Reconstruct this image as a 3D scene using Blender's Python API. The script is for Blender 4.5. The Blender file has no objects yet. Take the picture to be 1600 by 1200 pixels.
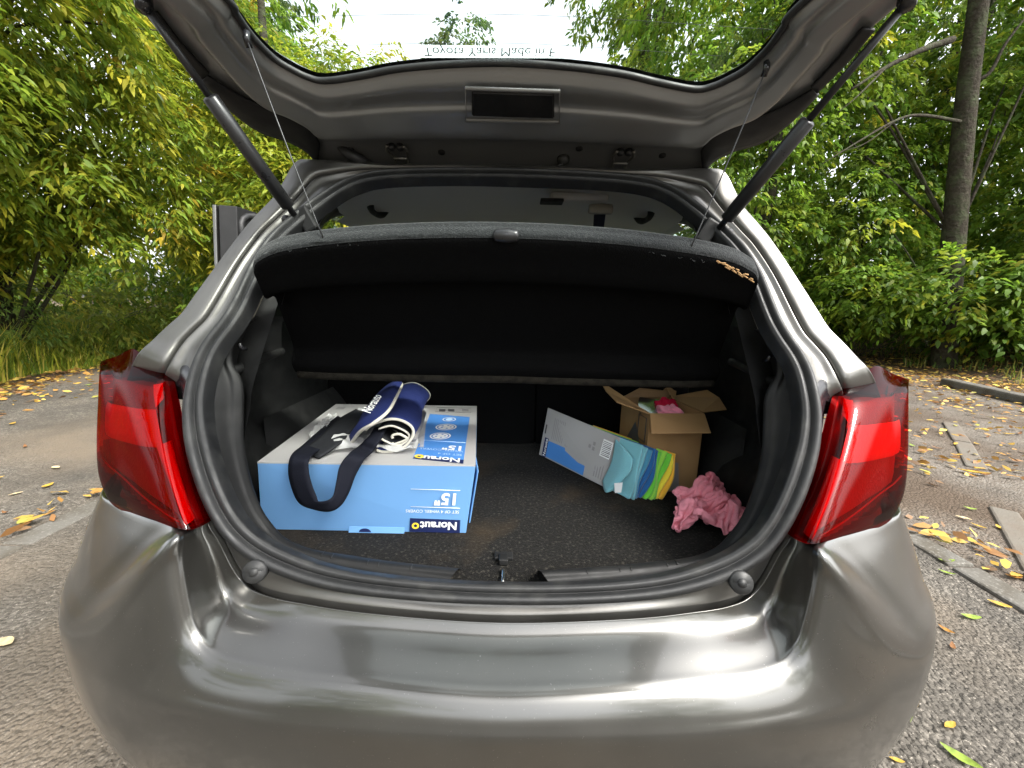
import bpy, bmesh, math, random
import numpy as np
from mathutils import Vector, Matrix
random.seed(7); RNG = np.random.default_rng(7)
S = bpy.context.scene
COL = S.collection

# ------------------------------------------------------------------ camera
F = 610.0; PITCH = math.radians(11.5); ROLL = math.radians(1.3); CAM = np.array([.015, -.41, 1.15])
cam = bpy.data.cameras.new('camera'); camo = bpy.data.objects.new('camera', cam); COL.objects.link(camo)
cam.sensor_width = 36; cam.lens = 36 * F / 1600; cam.clip_start = .02; cam.clip_end = 600
fw = np.array([0, math.cos(PITCH), -math.sin(PITCH)]); rt = np.array([1., 0, 0]); up = np.cross(rt, fw)
cr, sr = math.cos(ROLL), math.sin(ROLL)
ca = rt * cr + up * sr; cb = -rt * sr + up * cr
camo.matrix_world = Matrix(((ca[0], cb[0], -fw[0], CAM[0]), (ca[1], cb[1], -fw[1], CAM[1]), (ca[2], cb[2], -fw[2], CAM[2]), (0, 0, 0, 1)))
S.camera = camo
S.render.resolution_x = 1024; S.render.resolution_y = 768

# ------------------------------------------------------------------ sky, sun, exposure
SUN_EL, SUN_AZ = math.radians(48), math.radians(128)      # azimuth from +Y towards +X
w = bpy.data.worlds.new('World'); S.world = w; w.use_nodes = True
nt = w.node_tree; bg = nt.nodes['Background']
sk = nt.nodes.new('ShaderNodeTexSky'); sk.sky_type = 'NISHITA'; sk.sun_disc = False
sk.sun_elevation = SUN_EL; sk.sun_rotation = SUN_AZ; sk.dust_density = 4.0; sk.air_density = 1.0
hs = nt.nodes.new('ShaderNodeHueSaturation'); hs.inputs['Saturation'].default_value = .2; hs.inputs['Value'].default_value = 1.15
nt.links.new(sk.outputs[0], hs.inputs['Color']); nt.links.new(hs.outputs[0], bg.inputs[0])
bg.inputs[1].default_value = .15
sl = bpy.data.lights.new('sun', 'SUN'); sl.energy = 1.4; sl.angle = math.radians(14); sl.color = (1, .95, .86)
slo = bpy.data.objects.new('sun', sl); COL.objects.link(slo)
sd = Vector((math.sin(SUN_AZ) * math.cos(SUN_EL), math.cos(SUN_AZ) * math.cos(SUN_EL), math.sin(SUN_EL)))
slo.rotation_euler = sd.to_track_quat('Z', 'Y').to_euler(); slo.location = (0, 0, 30)
vs = S.view_settings; vs.view_transform = 'Standard'; vs.look = 'None'; vs.gamma = 1; vs.use_curve_mapping = False
vs.exposure = 1.9

# ------------------------------------------------------------------ pixel rays (photo 1600x1200) -> points
def ray(px, py):
    a = (px - 800) / F; b = -(py - 600) / F
    return rt * (a * cr - b * sr) + up * (a * sr + b * cr) + fw
def U(px, py, Y):
    d = ray(px, py); return CAM + d * ((Y - CAM[1]) / d[1])
def G(px, py, Z=0.):
    d = ray(px, py); return CAM + d * ((Z - CAM[2]) / d[2])
YSZ = np.array([.5, .66, .72, .85, 1.0, 1.1, 1.2, 1.3, 1.4, 1.46, 1.6]); YSY = np.array([.12, .13, .14, .17, .23, .29, .355, .42, .49, .54, .6])
def US(px, py, off=0.):                       # onto the leaning plane of the hatch opening
    Y = .3
    for _ in range(25): Y = .5 * Y + .5 * (np.interp(U(px, py, Y)[2], YSZ, YSY) + off)
    return U(px, py, Y)
HA = math.radians(15); HP = np.array([0, .56, 1.475]); HN = np.array([0, math.sin(HA), math.cos(HA)]); HS = np.array([0, -math.cos(HA), math.sin(HA)])
def HX(x, s, n=0.): return HP + np.array([x, 0, 0]) + HS * s + HN * n
def HU(px, py, n=0.):
    d = ray(px, py); return CAM + d * (((HP + HN * n - CAM) @ HN) / (d @ HN))
def mir(p): return np.asarray(p) * np.array([-1., 1, 1])

# ------------------------------------------------------------------ mesh helpers
def link(o, parent=None):
    COL.objects.link(o)
    if parent is not None: o.parent = parent
    return o
def mesh(name, V, Fc, mat, parent=None, smooth=True):
    me = bpy.data.meshes.new(name); me.from_pydata([tuple(map(float, v)) for v in V], [], [tuple(map(int, f)) for f in Fc])
    if smooth: me.shade_smooth()
    me.validate(); me.update()
    for m in (mat if isinstance(mat, (list, tuple)) else [mat]): me.materials.append(m)
    return link(bpy.data.objects.new(name, me), parent)
def empty(name, loc=(0, 0, 0)):
    o = bpy.data.objects.new(name, None); o.location = loc; o.empty_display_size = .1; return link(o)
def tag(o, label=None, cat=None, group=None, kind=None):
    if label: o['label'] = label
    if cat: o['category'] = cat
    if group: o['group'] = group
    if kind: o['kind'] = kind
    return o
def crs(P, n, closed=False):                  # Catmull-Rom through rows of P to n rows
    P = np.asarray(P, float); m = len(P)
    if closed: Q = np.concatenate([P[-1:], P, P[:2]]); seg = m
    else: Q = np.concatenate([2 * P[:1] - P[1:2], P, 2 * P[-1:] - P[-2:-1]]); seg = m - 1
    t = np.linspace(0, seg, n, endpoint=not closed); i = np.minimum(t.astype(int), seg - 1); f = (t - i).reshape((-1,) + (1,) * (P.ndim - 1))
    a, b, c, d = Q[i], Q[i + 1], Q[i + 2], Q[i + 3]
    return .5 * (2 * b + (c - a) * f + (2 * a - 5 * b + 4 * c - d) * f * f + (3 * b - a - 3 * c + d) * f ** 3)
def gridF(r, c, cr_=False, cc=False, flip=False):
    fs = []
    for i in range(r - (0 if cr_ else 1)):
        for j in range(c - (0 if cc else 1)):
            q = (i * c + j, i * c + (j + 1) % c, ((i + 1) % r) * c + (j + 1) % c, ((i + 1) % r) * c + j)
            fs.append(q[::-1] if flip else q)
    return fs
def loft(name, rows, mat, parent=None, nr=None, nc=None, cr_=False, cc=False, flip=False, thick=0):
    A = np.asarray(rows, float)
    if nr: A = crs(A, nr, cr_)
    if nc: A = crs(A.transpose(1, 0, 2), nc, cc).transpose(1, 0, 2)
    r, c = A.shape[:2]
    o = mesh(name, A.reshape(-1, 3), gridF(r, c, cr_, cc, flip), mat, parent)
    if thick:
        m = o.modifiers.new('thick', 'SOLIDIFY'); m.thickness = thick; m.offset = 0
    return o
def frames(P, closed=False, upv=(0, 0, 1)):
    P = np.asarray(P, float)
    T = np.gradient(P, axis=0) if not closed else np.roll(P, -1, 0) - np.roll(P, 1, 0)
    T /= np.linalg.norm(T, axis=1)[:, None] + 1e-12
    n = np.cross(T[0], upv)
    if np.linalg.norm(n) < 1e-3: n = np.cross(T[0], (1, 0, 0))
    N = []
    for t in T:
        n = n - t * (n @ t); n = n / (np.linalg.norm(n) + 1e-12); N.append(n)
    N = np.array(N); return T, N, np.cross(T, N)
def tubeVF(P, R, k=8, closed=False):
    P = np.asarray(P, float); n = len(P); R = np.broadcast_to(np.asarray(R, float), (n,))
    T, N, B = frames(P, closed); a = np.arange(k) * 2 * math.pi / k
    V = P[:, None] + R[:, None, None] * (N[:, None] * np.cos(a)[None, :, None] + B[:, None] * np.sin(a)[None, :, None])
    V = V.reshape(-1, 3); Fc = gridF(n, k, closed, True, True)
    if not closed: Fc = Fc + [tuple(range(k)), tuple(range((n - 1) * k, n * k))[::-1]]
    return V, Fc
def tube(name, P, R, mat, parent=None, k=10, closed=False, n=None):
    if n:
        Q = crs(np.asarray(P, float), n, closed)
        if not np.isscalar(R): R = np.interp(np.linspace(0, 1, n), np.linspace(0, 1, len(R)), R)
        P = Q
    V, Fc = tubeVF(P, R, k, closed); return mesh(name, V, Fc, mat, parent)
class MB:
    def __init__(s): s.V = []; s.F = []
    def add(s, V, Fc):
        b = len(s.V); s.V += [tuple(v) for v in V]; s.F += [tuple(i + b for i in f) for f in Fc]; return s
    def tube(s, P, R, k=8, closed=False): return s.add(*tubeVF(P, R, k, closed))
    def box(s, c, d, R=None):
        v = np.array([(x, y, z) for x in (-.5, .5) for y in (-.5, .5) for z in (-.5, .5)]) * np.array(d)
        if R is not None: v = v @ np.array(R).T
        return s.add(v + np.array(c), [(0, 1, 3, 2), (4, 6, 7, 5), (0, 4, 5, 1), (2, 3, 7, 6), (0, 2, 6, 4), (1, 5, 7, 3)])
    def build(s, name, mat, parent=None, smooth=False, bevel=0):
        o = mesh(name, s.V, s.F, mat, parent, smooth)
        if bevel:
            m = o.modifiers.new('bevel', 'BEVEL'); m.width = bevel; m.segments = 2; m.limit_method = 'ANGLE'
        return o
def slab(name, quad, th, mat, parent=None, bevel=.0008, up_=None):     # n-gon plate with thickness
    Q = np.asarray(quad, float); n = np.cross(Q[1] - Q[0], Q[2] - Q[0]); n /= np.linalg.norm(n)
    k = len(Q); V = np.concatenate([Q, Q - n * th]); Fc = [tuple(range(k)), tuple(range(2 * k - 1, k - 1, -1))] + [(i, i + k, (i + 1) % k + k, (i + 1) % k) for i in range(k)]
    o = mesh(name, V, Fc, mat, parent, False)
    if bevel:
        m = o.modifiers.new('bevel', 'BEVEL'); m.width = bevel; m.segments = 1
    return o
def text(name, body, size, o3, xdir, ydir, mat, parent, lift=.0006, align='LEFT', bold=0.):
    cu = bpy.data.curves.new(name, 'FONT'); cu.body = body; cu.size = size; cu.align_x = align; cu.offset = bold; cu.resolution_u = 3
    ob = bpy.data.objects.new(name, cu); COL.objects.link(ob)
    me = bpy.data.meshes.new_from_object(ob.evaluated_get(bpy.context.evaluated_depsgraph_get()))
    bpy.data.objects.remove(ob)
    x = np.array(xdir, float); x /= np.linalg.norm(x); y = np.array(ydir, float); y /= np.linalg.norm(y); z = np.cross(x, y)
    co = np.empty(len(me.vertices) * 3); me.vertices.foreach_get('co', co); co = co.reshape(-1, 3)
    me.vertices.foreach_set('co', (np.array(o3) + co[:, :1] * x + co[:, 1:2] * y).ravel()); me.materials.clear(); me.materials.append(mat); me.update()
    return link(bpy.data.objects.new(name, me), parent)

# ------------------------------------------------------------------ materials
def mat(name, col, rough=.6, metal=0., spec=.5, noise=None, bump=None, coat=0., sheen=0., trans=0., var=None):
    m = bpy.data.materials.new(name); m.use_nodes = True; t = m.node_tree; b = t.nodes['Principled BSDF']
    b.inputs['Base Color'].default_value = (*col, 1); b.inputs['Roughness'].default_value = rough; b.inputs['Metallic'].default_value = metal
    b.inputs['Specular IOR Level'].default_value = spec; b.inputs['Coat Weight'].default_value = coat; b.inputs['Coat Roughness'].default_value = .09
    b.inputs['Sheen Weight'].default_value = sheen
    tc = t.nodes.new('ShaderNodeTexCoord')
    def nz(scale, detail=4, dist=0):
        n = t.nodes.new('ShaderNodeTexNoise'); n.inputs['Scale'].default_value = scale; n.inputs['Detail'].default_value = detail; n.inputs['Distortion'].default_value = dist
        t.links.new(tc.outputs['Object'], n.inputs['Vector']); return n
    m['b'] = 1
    if var:                                     # list of (scale, colour, lo, hi) stains mixed over the base
        last = None
        for sc, c2, lo, hi in var:
            n = nz(sc); mr = t.nodes.new('ShaderNodeMapRange'); mr.inputs['From Min'].default_value = lo; mr.inputs['From Max'].default_value = hi
            t.links.new(n.outputs['Fac'], mr.inputs['Value'])
            mx = t.nodes.new('ShaderNodeMix'); mx.data_type = 'RGBA'; mx.inputs[7].default_value = (*c2, 1)
            if last is None: mx.inputs[6].default_value = (*col, 1)
            else: t.links.new(last, mx.inputs[6])
            t.links.new(mr.outputs[0], mx.inputs[0]); last = mx.outputs[2]
        t.links.new(last, b.inputs['Base Color'])
    if noise:                                   # (scale, amount) on roughness
        n = nz(noise[0]); mr = t.nodes.new('ShaderNodeMapRange'); mr.inputs['To Min'].default_value = max(0, rough - noise[1]); mr.inputs['To Max'].default_value = min(1, rough + noise[1])
        mr.inputs['From Min'].default_value = .3; mr.inputs['From Max'].default_value = .7
        t.links.new(n.outputs['Fac'], mr.inputs['Value']); t.links.new(mr.outputs[0], b.inputs['Roughness'])
    if bump:                                    # list of (scale, strength, distance)
        prev = None
        for sc, st, di in bump:
            n = nz(sc, 5); bn = t.nodes.new('ShaderNodeBump'); bn.inputs['Strength'].default_value = st; bn.inputs['Distance'].default_value = di
            t.links.new(n.outputs['Fac'], bn.inputs['Height'])
            if prev: t.links.new(prev, bn.inputs['Normal'])
            prev = bn.outputs[0]
        t.links.new(prev, b.inputs['Normal'])
    if trans:
        tr = t.nodes.new('ShaderNodeBsdfTranslucent'); tr.inputs[0].default_value = (*col, 1); mx = t.nodes.new('ShaderNodeMixShader'); mx.inputs[0].default_value = trans
        t.links.new(b.outputs[0], mx.inputs[1]); t.links.new(tr.outputs[0], mx.inputs[2]); t.links.new(mx.outputs[0], t.nodes['Material Output'].inputs[0])
    return m
def glassmat(name, col, rough=.02, amt=None, ior=1.45, gz=.55):   # thin pane: tinted see-through with a fresnel reflection
    m = bpy.data.materials.new(name); m.use_nodes = True; t = m.node_tree; t.nodes.remove(t.nodes['Principled BSDF'])
    tr = t.nodes.new('ShaderNodeBsdfTransparent'); tr.inputs[0].default_value = (*col, 1)
    gl = t.nodes.new('ShaderNodeBsdfGlossy'); gl.inputs['Roughness'].default_value = rough; gl.inputs[0].default_value = (1, 1, 1, 1)
    lw = t.nodes.new('ShaderNodeLayerWeight'); lw.inputs[0].default_value = .5
    pw = t.nodes.new('ShaderNodeMath'); pw.operation = 'POWER'; pw.inputs[1].default_value = 4.5; t.links.new(lw.outputs['Facing'], pw.inputs[0])
    fr = t.nodes.new('ShaderNodeMath'); fr.operation = 'MULTIPLY_ADD'; fr.inputs[1].default_value = gz; fr.inputs[2].default_value = .7 * ((ior - 1) / (ior + 1)) ** 2; t.links.new(pw.outputs[0], fr.inputs[0])
    mx = t.nodes.new('ShaderNodeMixShader')
    if amt is None: t.links.new(fr.outputs[0], mx.inputs[0])
    else: mx.inputs[0].default_value = amt
    t.links.new(tr.outputs[0], mx.inputs[1]); t.links.new(gl.outputs[0], mx.inputs[2]); t.links.new(mx.outputs[0], t.nodes['Material Output'].inputs[0])
    return m
def leafmat(name, trans=.45, rough=.5):
    m = bpy.data.materials.new(name); m.use_nodes = True; t = m.node_tree; b = t.nodes['Principled BSDF']; b.inputs['Roughness'].default_value = rough
    b.inputs['Specular IOR Level'].default_value = .35
    at = t.nodes.new('ShaderNodeAttribute'); at.attribute_name = 'tint'
    tr = t.nodes.new('ShaderNodeBsdfTranslucent'); mx = t.nodes.new('ShaderNodeMixShader'); mx.inputs[0].default_value = trans
    t.links.new(at.outputs['Color'], b.inputs['Base Color']); t.links.new(at.outputs['Color'], tr.inputs[0])
    t.links.new(b.outputs[0], mx.inputs[1]); t.links.new(tr.outputs[0], mx.inputs[2]); t.links.new(mx.outputs[0], t.nodes['Material Output'].inputs[0])
    return m
M = {}
M['paint'] = mat('paint', (.11, .109, .102), .31, .9, .5, noise=(9, .04), bump=[(900, .03, .0004)], coat=1., var=[(6, (.097, .096, .09), .4, .7), (330, (.2, .197, .186), .68, .74)])
M['paint_in'] = mat('paint_inner', (.125, .122, .114), .38, .75, .5, noise=(14, .1), bump=[(700, .05, .0004), (18, .12, .004)], coat=.35, var=[(11, (.095, .092, .085), .45, .75)])
M['tailpanel'] = mat('tailgate_inner_paint', (.235, .238, .235), .38, .5, .5, noise=(14, .1), bump=[(600, .05, .0004)], coat=.3)
M['rubber'] = mat('rubber', (.012, .0125, .013), .55, 0, .5, noise=(40, .12), bump=[(300, .15, .0006)], var=[(25, (.036, .036, .034), .52, .8)])
M['plastic'] = mat('plastic', (.006, .0062, .0064), .62, 0, .4, noise=(30, .1), bump=[(900, .3, .0004)], var=[(16, (.016, .016, .0155), .5, .8)])
M['gloss_black'] = mat('gloss_black', (.012, .012, .014), .22, 0, .5, noise=(30, .08))
M['carpet'] = mat('carpet', (.0075, .0072, .0066), .97, 0, .1, bump=[(420, 1., .004), (60, .4, .006)], sheen=.02, var=[(170, (.04, .037, .031), .54, .70), (4.5, (.04, .028, .015), .56, .78)])
M['felt'] = mat('felt', (.0045, .0046, .0048), .99, 0, .02, bump=[(500, .9, .002), (40, .3, .004)], sheen=0., var=[(350, (.0075, .0078, .008), .55, .75)])
M['felt_top'] = mat('felt_edge', (.018, .02, .021), .95, 0, .1, bump=[(500, .9, .002)], sheen=.15, var=[(250, (.04, .043, .044), .5, .75)])
M['liner'] = mat('headliner', (.6, .585, .54), .9, 0, .2, bump=[(500, .3, .001)])
M['beige'] = mat('beige_plastic', (.3, .28, .23), .55, 0, .4, bump=[(700, .2, .0005)])
M['chrome'] = mat('metal', (.6, .6, .58), .25, 1)
M['dark_metal'] = mat('dark_metal', (.03, .03, .032), .35, .4, noise=(60, .1))
M['grey_paint_metal'] = mat('grey_metal', (.18, .175, .16), .4, .7)
M['glass'] = glassmat('window_glass', (.90, .96, .93))
M['glass_side'] = glassmat('side_glass', (.78, .86, .81))
M['lens'] = glassmat('lamp_lens', (.68, .04, .042), .03, None, 1.38, .16)
M['lens_dark'] = glassmat('lamp_lens_dark', (.34, .018, .03), .03, None, 1.4, .2)
M['red_hi'] = mat('red_bright', (.6, .007, .005), .35, 0, .5, bump=[(90, .5, .004)])
M['red_mid'] = mat('red_mid', (.2, .004, .007), .35, 0, .5, bump=[(240, .6, .003)])
M['red_dark'] = mat('red_dark', (.12, .006, .012), .3, 0, .5)
M['amber'] = mat('amber', (.55, .12, .02), .3)
M['lamp_back'] = mat('lamp_housing', (.13, .008, .014), .3, 0, .5)
M['lamp_amber'] = mat('lamp_amber_reflector', (.16, .03, .012), .25, .3, .5, bump=[(160, .6, .004)])
M['blue_card'] = mat('blue_card', (.14, .31, .58), .42, 0, .4, bump=[(8, .1, .01)])
M['grey_card'] = mat('grey_card', (.40, .39, .385), .5, 0, .4, bump=[(10, .1, .01)])
M['blue_print'] = mat('blue_print', (.07, .24, .62), .45, 0, .4)
M['navy_print'] = mat('navy_print', (.012, .02, .085), .45)
M['white_print'] = mat('white_print', (.85, .86, .86), .5)
M['pale_print'] = mat('pale_print', (.5, .68, .88), .5)
M['yellow_print'] = mat('yellow_print', (.9, .62, .05), .5)
M['dark_print'] = mat('dark_print', (.06, .06, .065), .5)
M['grey_print'] = mat('grey_print', (.28, .27, .27), .6)
M['kraft'] = mat('cardboard', (.33, .2, .09), .8, 0, .3, bump=[(60, .15, .002)], var=[(7, (.27, .155, .065), .45, .7)])
M['kraft_in'] = mat('cardboard_inner', (.3, .19, .1), .85, 0, .2, bump=[(50, .2, .002)])
M['grey_label'] = mat('grey_label', (.2, .19, .185), .5)
M['navy_cloth'] = mat('navy_cloth', (.012, .021, .105), .75, 0, .3, bump=[(700, .5, .001), (30, .3, .006)])
M['white_trim'] = mat('white_binding', (.52, .5, .44), .8, 0, .3, bump=[(300, .4, .001)])
M['strap'] = mat('strap_webbing', (.006, .007, .013), .8, 0, .2, bump=[(600, .6, .001)])
M['black_cloth'] = mat('black_cloth', (.014, .015, .018), .8, 0, .3, bump=[(60, .3, .004)])
M['pink'] = mat('pink_microfibre', (.88, .33, .41), 1., 0, .0, bump=[(380, 1., .003), (40, .35, .003)], sheen=0., var=[(9, (.74, .22, .29), .5, .75), (14, (.5, .2, .22), .58, .8)])
M['pink2'] = mat('pink_clean', (.8, .25, .36), .95, 0, .1, bump=[(450, .8, .0025)], sheen=.4)
M['red_cloth'] = mat('red_cloth', (.5, .012, .05), .9, 0, .1, bump=[(450, .8, .0025)])
for k, c in dict(aqua=(.2, .5, .58), teal=(.07, .27, .42), blue=(.02, .12, .34), green=(.16, .62, .06), lime=(.3, .7, .08), yellow=(.9, .74, .06), orange=(.9, .5, .05)).items():
    M['mf_' + k] = mat('microfibre_' + k, c, .95, 0, .1, bump=[(500, .8, .002), (30, .4, .004)], sheen=.4, var=[(10, tuple(v * .8 for v in c), .5, .8)])
M['film'] = glassmat('clear_film', (.86, .87, .87), .2, .35)
_t = M['film'].node_tree; _d = _t.nodes.new('ShaderNodeBsdfDiffuse'); _d.inputs[0].default_value = (.8, .8, .79, 1); _m = _t.nodes.new('ShaderNodeMixShader'); _m.inputs[0].default_value = .5
_o = _t.nodes['Material Output']; _s = _o.inputs[0].links[0].from_socket; _t.links.new(_s, _m.inputs[1]); _t.links.new(_d.outputs[0], _m.inputs[2]); _t.links.new(_m.outputs[0], _o.inputs[0])
M['sticker'] = mat('sticker_film', (.82, .9, .9), .6, trans=.8)
_t = M['sticker'].node_tree; _d = _t.nodes.new('ShaderNodeBsdfTransparent'); _m = _t.nodes.new('ShaderNodeMixShader'); _m.inputs[0].default_value = .45
_o = _t.nodes['Material Output']; _s = _o.inputs[0].links[0].from_socket; _t.links.new(_s, _m.inputs[1]); _t.links.new(_d.outputs[0], _m.inputs[2]); _t.links.new(_m.outputs[0], _o.inputs[0])
M['pouch'] = glassmat('blue_pouch', (.28, .33, .5), .12, .25)
M['bark'] = mat('bark', (.03, .025, .017), .9, 0, .2, bump=[(18, 1., .03), (70, .6, .01)], var=[(5, (.05, .06, .03), .45, .7), (22, (.055, .046, .034), .5, .75)])
M['twig'] = mat('twig', (.1, .085, .06), .9, 0, .2)
M['leaf'] = leafmat('leaf', .58)
M['litter'] = leafmat('leaf_litter', .15, .6)
M['grass'] = leafmat('grass_blade', .4)
M['stone'] = mat('kerb_concrete', (.11, .103, .09), .85, 0, .3, bump=[(60, .6, .006), (9, .4, .01)], var=[(7, (.075, .066, .052), .42, .66), (90, (.2, .19, .17), .55, .75)])
M['paintline'] = mat('worn_white_concrete', (.125, .112, .093), .85, 0, .3, bump=[(70, .6, .006)], var=[(6, (.12, .1, .08), .4, .6)])
def groundmat(name, base, spk, dirt, lo, hi, dsc, bumpd=.012, vor=75):
    m = mat(name, base, .85, 0, .35); t = m.node_tree; b = t.nodes['Principled BSDF']; tc = t.nodes.new('ShaderNodeTexCoord')
    def mixc(fac, a, c):
        mx = t.nodes.new('ShaderNodeMix'); mx.data_type = 'RGBA'; t.links.new(fac, mx.inputs[0])
        for i, v in ((6, a), (7, c)):
            if isinstance(v, tuple): mx.inputs[i].default_value = (*v, 1)
            else: t.links.new(v, mx.inputs[i])
        return mx.outputs[2]
    def ramp(sock, a, c):
        mr = t.nodes.new('ShaderNodeMapRange'); mr.inputs['From Min'].default_value = a; mr.inputs['From Max'].default_value = c; t.links.new(sock, mr.inputs['Value']); return mr.outputs[0]
    def tex(kind, sc, det=5):
        n = t.nodes.new(kind); n.inputs['Scale'].default_value = sc; t.links.new(tc.outputs['Object'], n.inputs['Vector'])
        if 'Detail' in n.inputs and kind == 'ShaderNodeTexNoise': n.inputs['Detail'].default_value = det
        return n
    v = tex('ShaderNodeTexVoronoi', vor); n1 = tex('ShaderNodeTexNoise', 130); n2 = tex('ShaderNodeTexNoise', dsc, 8); n3 = tex('ShaderNodeTexNoise', 2.2, 4)
    sep = t.nodes.new('ShaderNodeSeparateColor'); t.links.new(v.outputs['Color'], sep.inputs[0])
    c = mixc(ramp(sep.outputs[0], .55, 1.0), base, spk)
    c = mixc(ramp(n1.outputs['Fac'], .62, .7), c, tuple(min(1, x * 2.2) for x in spk))
    c = mixc(ramp(n3.outputs['Fac'], .4, .75), c, tuple(x * .62 for x in base))
    c = mixc(ramp(n2.outputs['Fac'], lo, hi), c, dirt)
    t.links.new(c, b.inputs['Base Color'])
    bn = t.nodes.new('ShaderNodeBump'); bn.inputs['Strength'].default_value = .9; bn.inputs['Distance'].default_value = bumpd; t.links.new(v.outputs['Distance'], bn.inputs['Height']); bn.invert = True
    bn2 = t.nodes.new('ShaderNodeBump'); bn2.inputs['Strength'].default_value = .6; bn2.inputs['Distance'].default_value = .01; t.links.new(n1.outputs['Fac'], bn2.inputs['Height']); t.links.new(bn.outputs[0], bn2.inputs['Normal'])
    t.links.new(bn2.outputs[0], b.inputs['Normal']); return m
M['asphalt'] = groundmat('asphalt', (.08, .071, .059), (.17, .152, .128), (.15, .12, .088), .49, .68, .7)
M['gravel'] = groundmat('packed_gravel', (.12, .1, .08), (.2, .18, .155), (.075, .052, .034), .44, .62, .8)
M['soil'] = groundmat('forest_soil', (.06, .042, .026), (.13, .085, .04), (.1, .07, .025), .5, .65, 1.4, .02, 40)

# ------------------------------------------------------------------ ground
def hgt(x, y):                                   # verges rise gently under the trees
    x = np.asarray(x, float); y = np.asarray(y, float)
    r = np.clip((x - 7.4 - .08 * y) / 5, 0, 1); l = np.clip((-x - 6.0 - .45 * np.clip(y - 4, 0, 30)) / 5, 0, 1)
    return .75 * r * r * (3 - 2 * r) + .5 * l * l * (3 - 2 * l) + .03 * np.sin(1.3 * x + .7 * y) * np.clip(r + l, 0, 1)
ax = np.concatenate([np.linspace(-150, -24, 8), np.linspace(-20, 20, 81), np.linspace(24, 150, 8)])
ay = np.concatenate([np.linspace(-150, -24, 8), np.linspace(-20, 30, 101), np.linspace(34, 180, 8)])
XX, YY = np.meshgrid(ax, ay); ZZ = hgt(XX, YY) - .012
gr = tag(mesh('ground', np.stack([XX, YY, ZZ], -1).reshape(-1, 3), gridF(len(ay), len(ax)), M['soil']), kind='structure')
def strip(name, xl, xr, y0, y1, z, m, n=60, wob=.12):
    ys = np.linspace(y0, y1, n); ph = random.random() * 9
    L = np.array([xl(y) + wob * (math.sin(3.1 * y + ph) * .5 + math.sin(7.7 * y + 2 * ph) * .3) for y in ys]); R = np.array([xr(y) + wob * (math.sin(2.7 * y + 1 + ph) * .5 + math.sin(8.3 * y + ph) * .3) for y in ys])
    V = np.concatenate([np.stack([L, ys, 0 * ys + z], 1), np.stack([R, ys, 0 * ys + z], 1)])
    return tag(mesh(name, V, [(i, i + n, i + n + 1, i + 1) for i in range(n - 1)], m), kind='structure')
strip('verge', lambda y: 2.0, lambda y: 7.3 + .08 * y, -14, 26, .0, M['gravel'])
strip('road', lambda y: -6.0 - .42 * max(0, y - 4), lambda y: 2.05, -14, 26, .004, M['asphalt'], wob=.06)
def kerb_run(x0, y0, x1, y1, wdt, hh, m, seg=.9, nm='kerb_stone', par=None, skip=()):
    d = np.array([x1 - x0, y1 - y0]); L = np.linalg.norm(d); d /= L; k = int(L / seg); a = math.atan2(d[1], d[0])
    for i in range(k):
        if i in skip: continue
        c = np.array([x0, y0]) + d * seg * (i + .5); R = Matrix.Rotation(a + random.uniform(-.015, .015), 3, 'Z')
        MB().box((c[0], c[1], hh / 2 - .03 + random.uniform(-.006, .006)), (seg - .02, wdt, hh + .06), R).build(nm, m, par, bevel=.012)
kb = tag(empty('kerb', (-2.25, 1, 0)), kind='structure'); kb.location = (0, 0, 0)
kerb_run(-2.22, -6, -2.34, 9, .14, .012, M['stone'], .9, 'kerb_stone', kb)
kerb_run(2.08, -6, 2.16, 9, .13, .02, M['stone'], .9, 'kerb_stone', kb)
p0, p1 = G(1600, 852), G(1454, 612)
dd = (p1 - p0) / np.linalg.norm(p1 - p0); q0 = p0 - dd * 1.2
kerb_run(q0[0], q0[1], p1[0], p1[1], .12, .012, M['paintline'], .85, 'edging_block', kb, (2, 5, 6))
lp, lq = G(1478, 602), G(1640, 640)
wb = tag(MB().box((lp + lq) / 2 + np.array([0, 0, .05]), (np.linalg.norm(lq - lp), .2, .14), Matrix.Rotation(math.atan2((lq - lp)[1], (lq - lp)[0]), 3, 'Z')).build('parking_beam', M['stone'], bevel=.03),
         'low grey concrete beam lying on leafy ground at the edge of the wood', 'beam')

# ================================================================== THE CAR
ZF_ = .665
car = empty('hatchback_car', (0, .5, 0)); car.location = (0, 0, 0)
tag(car, 'grey hatchback car with its tailgate raised and boot open', 'car')

# ---- bumper
CB = [((800, 1085), .032, (800, 973), .118), ((675, 1078), .034, (675, 967), .120), ((550, 1066), .04, (550, 955), .124), ((440, 1054), .05, (474, 943), .13),
      ((370, 1043), .06, (428, 934), .136), ((330, 1027), .07, (395, 922), .143), ((308, 1003), .08, (377, 906), .153), ((296, 972), .088, (364, 888), .155),
      ((286, 915), .098, (352, 865), .158), ((282, 870), .106, (341, 843), .160), ((283, 834), .112, (327, 819), .163)]
plan = [(0, 0), (.11, .002), (.22, .007), (.32, .016), (.40, .028), (.455, .038), (.50, .048), (.54, .058), (.585, .071), (.62, .083), (.65, .094), (.68, .107), (.715, .128), (.75, .165), (.775, .215), (.80, .31), (.825, .55)]
cols = []
def skin(pl, z):
    k = np.interp(z, [.2, .3, .38, .46, .55, .64, .72, .8], [.84, .9, .955, .985, 1., 1.0, .985, .955]); b = np.interp(z, [.2, .35, .5, .62, .7, .8], [.05, .012, .0, .004, .012, .03])
    return np.array([-pl[0] * k, pl[1] + b * 1.0, z])
LB = [((262, 820), .135), ((228, 809), .155), ((182, 789), .2), ((160, 765), .25)]
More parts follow.
